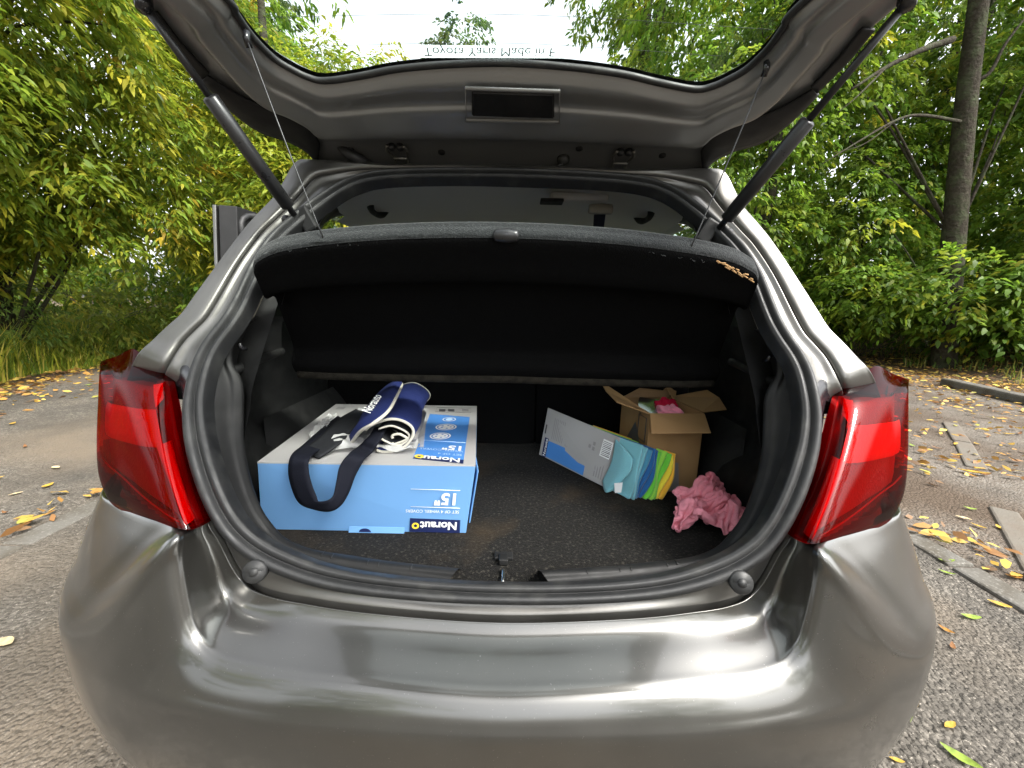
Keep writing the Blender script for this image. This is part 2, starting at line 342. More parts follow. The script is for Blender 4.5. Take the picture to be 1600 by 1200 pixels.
for i, pl in enumerate(plan):
    if i <= 10:
        c, yc, b, yb = CB[i]; C = U(*c, yc); B = U(*b, yb)
        if i == 0: C[0] = 0; B[0] = 0
    elif i <= 14:
        c, yc = LB[i - 11]; C = U(*c, yc); B = C + np.array([.03, .05, .005])
    elif i == 15: C = np.array([-.762, .36, .83]); B = C + np.array([.03, .02, .01])
    else: C = np.array([-.80, .56, .85]); B = C + np.array([.03, .02, .01])
    low = skin(pl, .5); lowest = [skin(pl, z) for z in (.22, .3, .38, .46, .52)]
    zt = C[2]
    # roll from crest outwards to the skin (rounded shoulder)
    A = skin(pl, .575 if zt < .7 else np.interp(i, [6, 10, 11, 14], [.575, .6, .62, .66]))
    if i <= 10: Wd = (B - C) / np.linalg.norm(B - C); K = C - Wd * np.interp(i, [0, 5, 10], [.02, .024, .035]) + np.array([0, -.002, 0])
    else: K = A * .5 + C * .5 + np.array([-.006, -.008, 0])
    mid = [A * (1 - q) ** 2 + K * 2 * q * (1 - q) + C * q * q for q in (0, .25, .5, .75, .9)]
    # ledge side
    W = B - C; fl = max(0, 1 - i / 7.) if i < 7 else 0
    led = []
    for f, sagf in ((.08, .0), (.2, .0015), (.45, .004), (.7, .007), (.84, .007), (.92, .004), (.97, .001)):
        s_ = sagf * (1 if i < 4 else 1 + (i - 3) * .5 if i < 8 else 3.) if i <= 10 else 0
        led.append(C + W * f + np.array([(-.6 * s_ if 4 <= i <= 10 else 0), s_ * .35 * (1 if i > 3 else .2), -s_ * (1 if i < 8 else .55)]))
    colm = lowest + mid + [C] + led + [B, B + np.array([.004 if i > 5 else 0, .012, -.012])]
    cols.append(colm)
half = np.array(cols)                      # station x profile
full = np.concatenate([half[::-1], mir(half[1:])])
bump_o = loft('bumper', full, M['paint'], car, nr=161, nc=66, flip=False)
# lower valance and small reflectors
val = np.array([[skin(p, .235) * np.array([.985, 1, 1]) + np.array([0, .012, dz]) for dz in (0.03, -.04, -.08)] for p in plan]); val = np.concatenate([val[::-1], mir(val[1:])])
loft('valance', val, M['plastic'], car, nr=90)
from mathutils.bvhtree import BVHTree
_bv = BVHTree.FromPolygons([v.co for v in bump_o.data.vertices], [tuple(p.vertices) for p in bump_o.data.polygons])
def onbump(px, py):
    h = _bv.ray_cast(Vector(CAM), Vector(ray(px, py))); return np.array(h[0]) if h[0] else None
sp_ = [onbump(*q) for q in ((150, 1183), (175, 1190), (205, 1198), (240, 1206))]
if all(q is not None for q in sp_):
    for sx in (1, -1):
        P = np.array(sp_) if sx > 0 else mir(np.array(sp_))
        bs = tube('bumper_slot', P, [.006, .011, .012, .012], M['gloss_black'], car, n=14)
        tube('slot_trim', P[1:3] + np.array([0, -.012, .004]), .003, M['chrome'], bs, n=6)

# ---- sill strip under the seal (painted), between the bumper gap and the seal
SO = [(797, 943), (687, 940), (575, 930), (500, 918), (450, 901), (415, 887), (380, 866), (352, 840), (337, 815), (322, 790), (302, 735), (292, 692), (289, 650), (291, 620), (297, 596), (304, 570), (318, 540), (336, 518),
      (352, 500), (368, 472), (380, 446), (396, 410), (412, 386), (428, 366), (447, 350), (472, 329), (493, 314), (517, 297), (539, 285), (569, 273), (616, 268), (700, 267), (797, 267)]
SOp = [US(*p) for p in SO]; SOp[0][0] = 0; SOp[-1][0] = 0; SOp = np.array(SOp)
sill = []
for i in range(11):
    b = half[i][-2]; j = [0, 1, 2, 3, 4, 5, 6, 7, 8, 8, 8][i]
    s_ = SOp[j] + np.array([0, .012, 0]) if i < 9 else SOp[j] + np.array([-.001 * (i - 8), .012, .004 * (i - 8)])
    g0 = b + np.array([0, .010, .004]); sill.append([g0 + np.array([0, .004, -.02]), g0 + np.array([0, 0, -.003]), g0 * .97 + s_ * .03 + np.array([0, 0, .002]), g0 * .5 + s_ * .5, s_, s_ + np.array([0, .03, -.02])])
sill = np.array(sill); sill[0, :, 0] = 0; sill = np.concatenate([sill[::-1], mir(sill[1:])])
loft('sill_panel', sill, M['paint_in'], car, nr=101, nc=24)
for sx in (1, -1):                        # rubber stops
    c = U(398, 893, .128) * np.array([sx, 1, 1]); d = np.array([.15 * sx, -.8, .35]); d /= np.linalg.norm(d)
    pr = np.array([(-.012, .017), (.0, .018), (.004, .016), (.003, .0125), (-.004, .011), (-.004, .007), (.006, .0065), (.0065, .0)])
    tube('rubber_stop', [c + d * a for a, r in pr], [max(r, .0005) for a, r in pr], M['rubber'], car, k=20)

# ---- seal: swept lip profile along the whole opening
ring = np.concatenate([SOp, mir(SOp[1:-1])[::-1]])
ring = crs(ring, 260, True)
for _ in range(14): ring = .5 * ring + .25 * (np.roll(ring, 1, 0) + np.roll(ring, -1, 0))
cen = np.array([0, .3, 1.02])
inw = []; T, _, _ = frames(ring, True)
for p, t in zip(ring, T):
    nrm = np.array([0, -.86, .5]) if True else 0
    v = np.cross(t, nrm); v /= np.linalg.norm(v)
    if v @ (cen - p) < 0: v = -v
    inw.append(v)
inw = np.array(inw); outn = np.cross(inw, T); outn *= np.sign(outn @ np.array([0, -1., .3]))[:, None]
prof = [(-.001, -.02), (-.003, .0), (.001, .009), (.007, .013), (.013, .011), (.0165, .005), (.0185, .0035), (.021, .007), (.027, .009), (.031, .007), (.034, .002), (.035, -.02)]
wsc = np.interp(ring[:, 2], [.66, .72, .9, 1.1, 1.3, 1.44], [.75, .95, 1.0, .8, .75, .62])
V = ring[:, None] + inw[:, None] * np.array([a for a, b in prof])[None, :, None] * wsc[:, None, None] + outn[:, None] * np.array([b for a, b in prof])[None, :, None]
A = V; A = crs(A.transpose(1, 0, 2), 40).transpose(1, 0, 2)
mesh('door_seal', A.reshape(-1, 3), gridF(260, 40, True, False), M['rubber'], car)
# ---- inner trim, from the seal inwards into the boot / cabin
PT = [((672, 939), (716, 889)), ((640, 937), (668, 884)), ((575, 930), (595, 876)), ((500, 918), (528, 866)), ((450, 901), (478, 855)), ((415, 887), (446, 840)), ((380, 866), (425, 818)), ((352, 840), (408, 792)), ((322, 790), (394, 755)), ((302, 735), (385, 715)),
      ((292, 692), (381, 680)), ((289, 650), (381, 640)), ((291, 620), (381, 608)), ((297, 596), (376, 588)), ((304, 570), (364, 566)), ((318, 540), (366, 540)), ((336, 518), (374, 516)), ((352, 500), (384, 497)), ((380, 446), (406, 450)), ((412, 386), (430, 392)),
      ((447, 350), (464, 352)), ((493, 314), (508, 320)), ((539, 285), (552, 293)), ((569, 273), (580, 283)), ((616, 268), (620, 279)), ((700, 267), (702, 278)), ((797, 267), (797, 278))]
tr_ = []
for i, (a, b) in enumerate(PT):
    A_ = US(*a); lo = np.interp(i, [0, 5, 9, 13, 16, 26], [.085, .085, .10, .07, .035, .03]); B_ = US(*b, lo)
    if i < 6:
        k = i / 6.; B2 = G(*b, ZF_ + .026); B_ = B2 * (1 - k) + B_ * k
    if i == len(PT) - 1: A_[0] = B_[0] = 0
    nd = np.array([0, -.8, .55]); W_ = B_ - A_; P1 = A_ + W_ * .38 - nd * .012
    tr_.append([P1 - nd * .02, P1, P1 + W_ * .08 + nd * .004, P1 + W_ * .3 + nd * (.006 if i < 16 else .002), A_ + W_ * .88 + nd * .005, B_, B_ + np.array([-.03 if i > 3 else 0, .03, -.022 if i < 8 else .0]), B_ + np.array([-.065 if i > 3 else 0, .07, -.05 if i < 8 else 0])])
tr_ = np.array(tr_); tr_ = np.concatenate([tr_, mir(tr_[:-1])[::-1]])
loft('opening_trim', tr_, M['plastic'], car, nr=201, nc=34)
for sx in (-1, 1):                       # moulded joints across the sill trim
    for q in (1.3, 2.0, 2.25, 3.1, 3.4):
        i = int(q); f = q - i; r = tr_[i] * (1 - f) + tr_[i + 1] * f
        nk = [r[3] * .3 + r[4] * .7, r[4], r[5]]; tube('trim_joint', [(p + np.array([0, -.0006, .0006])) if sx < 0 else mir(p + np.array([0, -.0006, .0006])) for p in nk], .0011, M['rubber'], car, k=5)

# ---- pillars and roof edge: from the seal outwards to the body edge, then round the side
PR = [((292, 625), (196, 600)), ((299, 592), (214, 556)), ((318, 540), (240, 530)), ((336, 518), (262, 509)), ((352, 500), (284, 489)), ((368, 472), (303, 463)), ((396, 410), (346, 404)), ((428, 366), (381, 358)), ((450, 348), (405, 331)),
      ((472, 329), (430, 305)), ((493, 314), (443, 283)), ((517, 297), (463, 252)), ((539, 285), (492, 250)), ((569, 272), (545, 254)), ((616, 268), (612, 258)), ((700, 267), (700, 258)), ((797, 267), (797, 259))]
rows = []
for i, (a, b) in enumerate(PR):
    s_ = US(*a, .012 if i else .06); o = US(*b, (.02 if i < 11 else .0) if i else .09)
    if i == len(PR) - 1: s_[0] = o[0] = 0
    wv = o - s_; nrm = np.array([0, -.8, .6]) * 1.0
    L = np.linalg.norm(wv)
    top = i >= 11
    dpt = min(.016, L * .25)
    if not top:
        fx = np.array([-.012, .03, .004]); fx2 = np.array([-.03, .12, .008]); fx3 = np.array([-.05, .3, .01])
    else:
        k = min(1, (i - 10) / 3.); fx = np.array([-.012 * (1 - k), .03, .008 * k + .004]); fx2 = np.array([-.02 * (1 - k), .12, .02]); fx3 = np.array([-.03 * (1 - k), .3, .03])
    rows.append([s_ - wv * .25 - nrm * .012, s_, s_ + wv * .12 - nrm * dpt * .5, s_ + wv * .34 - nrm * dpt * .9, s_ + wv * .5 - nrm * dpt * .5, s_ + wv * .54 - nrm * dpt * 1.1, s_ + wv * .58 - nrm * dpt * .2, s_ + wv * .8 + nrm * dpt * .1, s_ + wv * .93 + nrm * dpt * .15, o, o + fx, o + fx2, o + fx3])
rows = np.array(rows); rows = np.concatenate([rows, mir(rows[:-1])[::-1]])
loft('pillar_frame', rows, M['paint_in'], car, nr=181, nc=61)
# ---- roof, lower sides, bonnet (mostly hidden behind the tailgate)
rf = []
for y, z, xw in ((.6, 1.475, .45), (.85, 1.50, .52), (1.3, 1.515, .56), (1.8, 1.505, .56), (2.2, 1.46, .54), (2.35, 1.43, .53)):
    rf.append([np.array([x * xw, y, z - .035 * abs(x) ** 2.4]) for x in np.linspace(-1, 1, 11)])
loft('roof', rf, M['paint'], car, nr=30, thick=.01)
hl = []
for y, z, xw in ((.54, 1.428, .36), (.66, 1.442, .46), (1.0, 1.455, .52), (1.6, 1.455, .53), (2.3, 1.405, .5)):
    hl.append([np.array([x * xw, y, z - .05 * abs(x) ** 3]) for x in np.linspace(-1, 1, 11)])
loft('headliner', hl, M['liner'], car, nr=24, nc=24)
def arch_poly():
    pts = [(.56, .84), (.56, .56)]
    for yc in (.78, 3.25):
        if yc > 1: pts += [(1.2, .3), (yc - .36, .26)]
        for a in np.linspace(math.pi * (0.98 if yc > 1 else .8), .02 * math.pi, 12): pts.append((yc + .36 * math.cos(a), .3 + .36 * math.sin(a)))
        pts.append((yc + .37, .24))
    return pts + [(3.75, .3), (3.85, .55), (3.7, .78), (3.0, .98), (2.2, 1.0), (1.2, .98)]
ap = arch_poly()
for sx in (-1, 1):
    slab('side_panel', [(sx * .825, y, z) for y, z in ap], .03 * (1 if sx < 0 else -1), M['paint'], car, 0)
    # upper quarter side behind the rear door glass
    q = []
    for y0, zz, x0 in ((.32, .99, -.70), (.38, 1.1, -.655), (.46, 1.2, -.60), (.54, 1.3, -.55), (.62, 1.4, -.50)):
        q.append([np.array([x0, y0, zz]), np.array([x0 - .06, y0 + .2, zz]), np.array([x0 - .085 + .0, .86 if zz < 1.25 else .9, zz])])
    q = np.array(q); q = q if sx < 0 else mir(q)
    loft('quarter_panel', q, M['paint'], car, nr=14, nc=8)
    sh = [[np.array([-.66, .40, .985]), np.array([-.74, .47, .94]), np.array([-.82, .56, .85])], [np.array([-.72, .86, .99]), np.array([-.81, .86, .965]), np.array([-.825, .86, .85])], [np.array([-.74, 1.2, .99]), np.array([-.815, 1.2, .965]), np.array([-.825, 1.2, .9])]]
    sh = np.array(sh); sh = sh if sx < 0 else mir(sh)
    loft('shoulder', sh, M['paint'], car, nr=14, nc=8)
    # interior D-pillar trim, dark, and roof rail
    tr = []
    for a, b in (((.418, .33, 1.14), (.548, .66, 1.14)), ((.415, .37, 1.2), (.545, .66, 1.2)), ((.39, .44, 1.3), (.535, .70, 1.31)), ((.36, .50, 1.38), (.52, .80, 1.385)), ((.33, .535, 1.42), (.50, .9, 1.415))):
        a = np.array(a); b = np.array(b); m_ = (a + b) / 2 + np.array([.02, 0, 0]); tr.append([a, a * .75 + b * .25 + np.array([.012, 0, 0]), m_, b, b + np.array([.03, .0, 0])])
    tr = np.array(tr) * np.array([sx, 1, 1]); loft('pillar_trim', tr, M['plastic'], car, nr=20, nc=14)
    rl = np.array([[(.50, .86, 1.412), (.53, .86, 1.39), (.565, .88, 1.40)], [(.52, 1.3, 1.42), (.55, 1.3, 1.40), (.58, 1.3, 1.41)], [(.5, 2.2, 1.39), (.53, 2.2, 1.37), (.56, 2.2, 1.38)]]) * np.array([sx, 1, 1])
    loft('roof_rail', rl, M['liner'], car, nr=10, nc=6)
    slab('side_window', np.array([(.555, .70, .99), (.545, .74, 1.40), (.57, 1.62, 1.41), (.74, 1.66, .99)])[::sx] * np.array([sx, 1, 1]) if sx > 0 else np.array([(.555, .70, .99), (.545, .74, 1.40), (.548, .93, 1.405), (.60, .88, .99)]) * np.array([-1, 1, 1]), .004, M['glass_side'], car, 0)
    MB().box((sx * .66, 1.72, 1.2), (.1, .14, .5), Matrix.Rotation(sx * -.28, 3, 'Y')).build('centre_pillar', M['plastic'], car, bevel=.02)
    slab('front_window', np.array([(.74, 1.8, .99), (.58, 1.78, 1.41), (.56, 2.2, 1.40), (.72, 2.85, 1.0)])[::sx] * np.array([sx, 1, 1]), .004, M['glass_side'], car, 0)
    for yc in (.78, 3.25):
        pr = [(.0, .05), (.30, .0)]
        ty = [(-.09, .2), (-.095, .26), (-.07, .287), (0, .292), (.07, .287), (.095, .26), (.09, .2)]
        wh = tube('wheel', [(sx * .74 + a, yc, .292) for a, r in ty], [r for a, r in ty], M['rubber'], car, k=32)
        tube('wheel_rim', [(sx * .80 + sx * a, yc, .292) for a in (0, .025, .03)], [.2, .19, .1], M['grey_paint_metal'], wh, k=24)
loft('windscreen', [[np.array([x * .53, 2.36, 1.42 - .03 * x * x]) for x in (-1, -.5, 0, .5, 1)], [np.array([x * .7, 2.98, .99]) for x in (-1, -.5, 0, .5, 1)]], M['glass_side'], car, nr=6, nc=10)
loft('bonnet', [[np.array([x * w_, y, z - .04 * abs(x) ** 2]) for x in np.linspace(-1, 1, 9)] for y, z, w_ in ((2.95, 1.0, .74), (3.3, .95, .76), (3.65, .84, .76), (3.85, .62, .74), (3.86, .3, .72))], M['paint'], car, nr=20, nc=16)
MB().box((0, 2.05, .3), (1.5, 3.4, .06)).build('underbody', M['plastic'], car)
MB().box((0, 1.9, .95), (1.4, .1, .25)).build('dashboard', M['plastic'], car, bevel=.03).location = (0, 1.0, 0)

# ---- tail lamps
lampL = [[(158, 568, .36), (183, 556, .335), (207, 545, .325), (228, 558, .315), (246, 567, .30), (263, 577, .295)],
         [(157, 580, .31), (180, 581, .285), (204, 584, .268), (232, 586, .262), (254, 584, .272), (269, 587, .285)],
         [(155, 615, .295), (179, 618, .258), (203, 618, .235), (232, 614, .232), (257, 606, .248), (276, 604, .27)],
         [(152, 682, .27), (182, 690, .222), (213, 691, .192), (244, 684, .187), (270, 678, .205), (290, 674, .235)],
         [(154, 735, .25), (188, 748, .195), (222, 752, .162), (258, 748, .15), (286, 742, .17), (306, 738, .205)],
         [(166, 770, .235), (196, 786, .175), (232, 796, .14), (274, 806, .12), (302, 797, .14), (322, 782, .18)],
         [(180, 789, .222), (205, 801, .168), (240, 813, .132), (282, 827, .112), (312, 823, .13), (334, 811, .17)]]
LG = np.array([[U(x, y, Y) for x, y, Y in r] for r in lampL])
# extra column wrapping along the car side
dn = np.linspace(1, 0, 7)[:, None, None] * np.array([0, 0, -1.]); side = LG[:, :1] + np.array([-.03, .1, -.004]) + dn * .03; side2 = LG[:, :1] + np.array([-.04, .2, -.008]) + dn * .06
LG = np.concatenate([side2, side, LG], 1)
LGd = crs(crs(LG, 41).transpose(1, 0, 2), 57).transpose(1, 0, 2)
def nrm_grid(A):
    du = np.gradient(A, axis=0); dv = np.gradient(A, axis=1); n = np.cross(du, dv); n /= np.linalg.norm(n, axis=2)[..., None] + 1e-12
    return n * (1 if n[n.shape[0] // 2, n.shape[1] * 3 // 4, 1] > 0 else -1)       # pointing into the car
ND = nrm_grid(LGd)
def lamp_at(r, c, off):            # r 0..6 rows, c 0..7 columns as floats
    fr = r / 6 * 40; fc = c / 7 * 56; i = min(int(fr), 39); j = min(int(fc), 55); a, b = fr - i, fc - j
    def bl(A): return A[i, j] * (1 - a) * (1 - b) + A[i + 1, j] * a * (1 - b) + A[i, j + 1] * (1 - a) * b + A[i + 1, j + 1] * a * b
    return bl(LGd) + bl(ND) * off
def patch(name, tl, tr, br, bl_, off, m, parent, sx, n=12, bulge=0.):
    A = []
    for u in np.linspace(0, 1, n):
        row = []
        for v in np.linspace(0, 1, n):
            r = (tl[0] * (1 - v) + tr[0] * v) * (1 - u) + (bl_[0] * (1 - v) + br[0] * v) * u; c = (tl[1] * (1 - v) + tr[1] * v) * (1 - u) + (bl_[1] * (1 - v) + br[1] * v) * u
            e = min(u, 1 - u, v, 1 - v); p = lamp_at(r, c, off - bulge * min(1, e * 5)); row.append(p if sx < 0 else mir(p))
        A.append(row)
    return loft(name, A, m, parent)
for sx in (-1, 1):
    mm = (lambda A: A) if sx < 0 else mir
    ei = np.minimum(np.arange(41), 40 - np.arange(41))[:, None]; ej = np.minimum(np.arange(57), 56 - np.arange(57))[None]; tap = np.clip(np.minimum(ei, ej) / 4., .06, 1)[..., None]
    lamp = loft('tail_lamp', mm(LGd + ND * .028 * tap), M['lamp_back'], car)
    tag(lamp, 'red tail lamp on the side of the open boot by the blue box' if sx < 0 else 'red tail lamp on the side of the open boot by the pink cloth')
    A = mm(LGd); idx = np.zeros((40, 56), int)
    ln = loft('lens', A, [M['lens'], M['lens_dark']], lamp)
    # dark band along the top, the inner edge and the bottom is tinted more deeply
    mi = []
    for i in range(40):
        for j in range(56):
            r = i / 40 * 6; c = j / 56 * 7
            mi.append(1 if (r < 1.15 or r > 5.72 or c > 6.35 + .35 * math.sin(r) * 0 or (r > 3.4 + (c - 2) * .72 and c < 5.1 + .0 * r)) else 0)
    ln.data.polygons.foreach_set('material_index', mi)
    patch('reflector_upper', (1.25, 1.6), (1.25, 5.0), (2.4, 5.0), (2.3, 1.6), .018, M['red_mid'], lamp, sx)
    patch('reflector_band', (2.15, 1.0), (2.35, 5.0), (3.2, 5.05), (2.85, 1.0), .012, M['red_hi'], lamp, sx, bulge=.002)
    patch('reflector_corner', (1.3, 5.05), (1.35, 6.25), (2.2, 6.2), (2.3, 5.0), .012, M['red_hi'], lamp, sx)
    patch('dark_cell', (2.25, 5.05), (2.25, 6.25), (3.2, 6.2), (3.2, 5.0), .022, M['red_dark'], lamp, sx)
    patch('bulb_reflector', (3.1, 4.6), (3.1, 6.3), (5.4, 6.4), (5.5, 5.3), .010, M['red_hi'], lamp, sx, bulge=.004)
    patch('reflector_sweep', (2.9, 1.6), (3.15, 4.7), (5.5, 5.4), (3.35, 1.6), .016, M['red_mid'], lamp, sx)
    patch('indicator_cell', (3.7, 2.0), (5.3, 4.6), (5.85, 4.9), (5.7, 2.0), .022, M['lamp_amber'], lamp, sx)
    rib = [lamp_at(3.55 + 1.9 * t ** 1.1, 2.2 + 2.7 * t, .006) for t in np.linspace(0, 1, 10)]
    tube('light_bar', [p if sx < 0 else mir(p) for p in rib], .0012, M['red_mid'], lamp, k=6)
    # black filler between the lamp and the seal
    ie = LG[:, -1]; fr_ = []
    so = [US(297, 594, .0), US(294, 604, .0), US(290, 625, .0), US(290, 672, .0), US(303, 738, .0), US(320, 784, .0), US(336, 813, .0)]
    for a, b in zip(ie, so):
        a2 = a + np.array([.004, .006, 0]); fr_.append([a2 + np.array([-.004, .03, 0]), a2, (a2 * .6 + b * .4) + np.array([0, .0, 0]), b + np.array([0.004, .02, 0]), b + np.array([.010, .035, 0])])
    fr_ = np.array(fr_); top = fr_[:1] + np.array([-.004, .045, .02]); fr_ = np.concatenate([top, fr_])
    loft('lamp_surround', fr_ if sx < 0 else mir(fr_), M['gloss_black'], car, nr=30, nc=14)
    bk = [[U(258, 566, .31), U(275, 560, .30), U(292, 566, .28), U(303, 572, .27)], [U(266, 580, .29), U(280, 575, .275), U(293, 582, .262), U(300, 590, .255)], [U(276, 604, .275), U(284, 604, .262), U(291, 608, .252), U(296, 612, .25)]]
    bk = np.array(bk); loft('corner_cap', bk if sx < 0 else mir(bk), M['gloss_black'], car, nr=12, nc=14)

# ---- tailgate
GE = [(797, 104), (700, 106), (620, 113), (560, 124), (507, 131), (480, 125), (455, 113), (430, 98), (405, 75), (385, 52), (366, 25), (350, 0)]
OE = [(797, 270), (690, 268), (590, 265), (524, 261), (497, 254), (482, 232), (452, 214), (405, 197), (362, 165), (315, 115), (266, 63), (222, 8)]
pg = [HU(*p) for p in GE]; po = [HU(*p) for p in OE]; pg[0][0] = 0; po[0][0] = 0
pg += [HX(-.44, .44), HX(-.43, .55), HX(-.36, .625), HX(-.2, .655), HX(0, .66)]
po += [HX(-.565, .48), HX(-.56, .64), HX(-.53, .80), HX(-.36, .95), HX(0, .985)]
pg = np.array(pg); po = np.array(po)
pf = [(0, -.006), (.02, -.001), (.05, .006), (.1, .012), (.2, .010), (.235, .012), (.26, .018), (.36, .021), (.46, .023), (.52, .019), (.56, .008), (.66, .003), (.82, .004), (.92, .008), (.97, .004), (1.0, -.008), (1.02, -.03)]
tg = np.array([[g + (o - g) * t - HN * n for t, n in pf] for g, o in zip(pg, po)])
tgf = np.concatenate([tg, mir(tg[1:-1])[::-1]])
gate = empty('tailgate'); gate.parent = car
loft('inner_panel', tgf, M['tailpanel'], gate, nr=192, nc=64, cr_=True, flip=True)
sk_ = np.array([[g + HN * .02, g + (o - g) * .2 + HN * .045, g + (o - g) * .7 + HN * .05, o + HN * .035, o + HN * .02] for g, o in zip(pg, po)]); skf = np.concatenate([sk_, mir(sk_[1:-1])[::-1]])
loft('outer_skin', skf, M['paint'], gate, nr=96, nc=16, cr_=True)
gk = [g + HN * .004 - (o - g) / np.linalg.norm(o - g) * .002 for g, o in zip(pg, po)]; gk = np.array(gk); gkf = np.concatenate([gk, mir(gk[1:-1])[::-1]])
tube('glass_gasket', gkf, .0055, M['rubber'], gate, k=8, closed=True, n=190)
gl = crs(gkf, 120, True) + HN * .008; gc = HX(0, .44, .012)
pane = mesh('rear_glass', np.concatenate([gl, gc[None]]), [(i, (i + 1) % 120, 120) for i in range(120)], M['glass'], gate)
for k in range(7):                      # heater wires
    s_ = .26 + .045 * k; hw = .40 if s_ > .3 else .34
    tube('heater_wire', [HX(-hw + .02 * 0, s_ + .0, .006), HX(0, s_ + .012, .008), HX(hw, s_, .006)], .0003, M['dark_metal'], pane, k=4, n=12)
a = HU(660, 96, .006); b = HU(848, 97, .006)
text('lettering', 'Toyota Yaris Made in F', .0225, HU(661, 74, .006), b - a, HU(752, 89, .006) - HU(752, 73, .006), mat('window_sticker', (.2, .24, .27), .6), pane)
stq = [HU(655, 70, .0075), HU(905, 73, .0075), HU(905, 91, .0075), HU(655, 90, .0075)]
slab('sticker', stq, .0003, M['sticker'], pane, 0)
tag(gate); 
rc = [HU(737, 144, -.026), HU(866, 148, -.026), HU(866, 187, -.026), HU(737, 183, -.026)]
slab('brake_light_cover', rc[::-1], .006, M['plastic'], gate, .003)
fr2 = [HU(x, y, -.022) for x, y in ((728, 138), (874, 143), (874, 191), (728, 188))]
tube('cover_frame', fr2, .0035, M['tailpanel'], gate, k=6, closed=True)
for x0, x1, y in ((672, 890, 212), (560, 620, 203), (960, 1030, 217)):
    tube('panel_rib', [HU(x0, y, -.004), HU((x0 + x1) / 2, y + 1, -.006), HU(x1, y + 3, -.004)], .004, M['tailpanel'], gate, k=6, n=8)
# dark pads on the tailgate's shoulders
for sx in (-1, 1):
    dp = []
    for i in range(4, 10):
        f = [.62, .50, .5, .55, .68, .86][i - 4]; g, o = pg[i], po[i]
        dp.append([g + (o - g) * (f + (1.0 - f) * t) - HN * (.011 + .004 * math.sin(math.pi * t)) for t in (0, .3, .6, 1.0)])
    dp = np.array(dp); loft('shoulder_pad', dp if sx < 0 else mir(dp), M['plastic'], gate, nr=24, nc=10, thick=.004)
    # upper black pad where the strut ends
    dq = []
    for i in (9, 10, 11):
        g, o = pg[i], po[i]; dq.append([g + (o - g) * (.8 + .16 * t) - HN * .012 for t in (0, .5, 1)])
    dq = np.array(dq); loft('strut_pad', dq if sx < 0 else mir(dq), M['plastic'], gate, nr=12, nc=6, thick=.004)
    hx = -.246 * -sx
    hb = MB()
    for dx in (-.019, .019): hb.tube(crs(np.array([HX(hx + dx * .8, -.012, -.02), HX(hx + dx * .8, .012, -.012), HX(hx + dx * 1.15, .035, -.014), HX(hx + dx * .9, .052, -.012)]), 10), .0035, 6)
    hb.tube([HX(hx - .016, .012, -.014), HX(hx + .016, .012, -.014)], .003, 6)
    h_ = hb.build('hinge', M['grey_paint_metal'], gate, True)
    for dx in (-.009, .009): tube('hinge_bolt', [HX(hx + dx, .045, -.006), HX(hx + dx, .045, -.014), HX(hx + dx, .045, -.018)], [.008, .008, .004], M['dark_metal'], h_, k=8)
    hx0 = HU(385 if sx < 0 else 1198, 60 if sx < 0 else 106, -.015)
    tube('cord_hook', [hx0 + HN * .01, hx0, hx0 - HN * .008 + HS * -.008], .005, M['gloss_black'], gate, k=8)
    bot = U(505, 372, .265) if sx < 0 else U(1080, 386, .265)
    tube('shelf_cord', [hx0, (hx0 + bot) / 2 + np.array([0, .0, -.004]), bot], .0011, M['dark_metal'], car, k=6, n=12)
    # gas struts
    if sx < 0: A_, B_, C_ = US(460, 336, -.012), (318, 152), HU(224, 6, -.02)
    else: A_, B_, C_ = US(1124, 356, -.012), (1268, 190), HU(1418, 2, -.02)
    d_ = C_ - A_; best = min(np.linspace(.3, .8, 200), key=lambda t: abs((A_ + d_ * t - (CAM + ray(*B_) * ((A_ + d_ * t - CAM) @ fw)))[2]))
    Bp = A_ + d_ * best
    st = tube('gas_strut', [A_, A_ + d_ * .05, A_ + d_ * .06, Bp, Bp + d_ * .008], [.006, .006, .0125, .0125, .009], M['dark_metal'], car, k=14)
    tube('piston_rod', [Bp, C_], .0058, M['dark_metal'], st, k=10)
    tube('ball_joint', [C_ - HN * .01, C_, C_ + HN * .02], [.008, .011, .008], M['gloss_black'], st, k=10)
    br = MB(); br.box(A_ + np.array([.018 * -sx * 1.0, .014, -.006]), (.03, .02, .05), Matrix.Rotation(.5 * sx, 3, 'Y')); br.build('strut_bracket', M['plastic'], car, bevel=.005)
    bo = US(450, 346, .004) if sx < 0 else US(1136, 366, .004)
    tube('bracket_bolt', [bo + np.array([0, .01, 0]), bo + np.array([0, -.008, .003]), bo + np.array([0, -.012, .005])], [.009, .009, .005], M['dark_metal'], car, k=10)
for px_, py_ in ((548, 234), (690, 238), (905, 232), (1035, 243)):
    q_ = HU(px_, py_, -.004 if py_ > 200 else -.021); tube('panel_plug', [q_ + HN * .004, q_ - HN * .002, q_ - HN * .004], [.0075, .0075, .004], M['plastic'] if py_ > 200 else M['tailpanel'], gate, k=14)
c0 = HU(880, 249, -.006)
tube('wire_grommet', [c0 + HN * .006, c0 - HN * .004, c0 - HN * .012], [.014, .014, .006], M['rubber'], gate, k=14)
tube('wiring', [c0 - HN * .01, HU(868, 262, -.02), HU(856, 268, -.005)], .0035, M['rubber'], gate, k=6, n=10)
tube('wiring_boot', [HU(530, 230, .0), HU(545, 240, -.012), HU(565, 252, -.018), HU(590, 266, -.01)], [.006, .012, .013, .012], M['rubber'], gate, k=12, n=20)

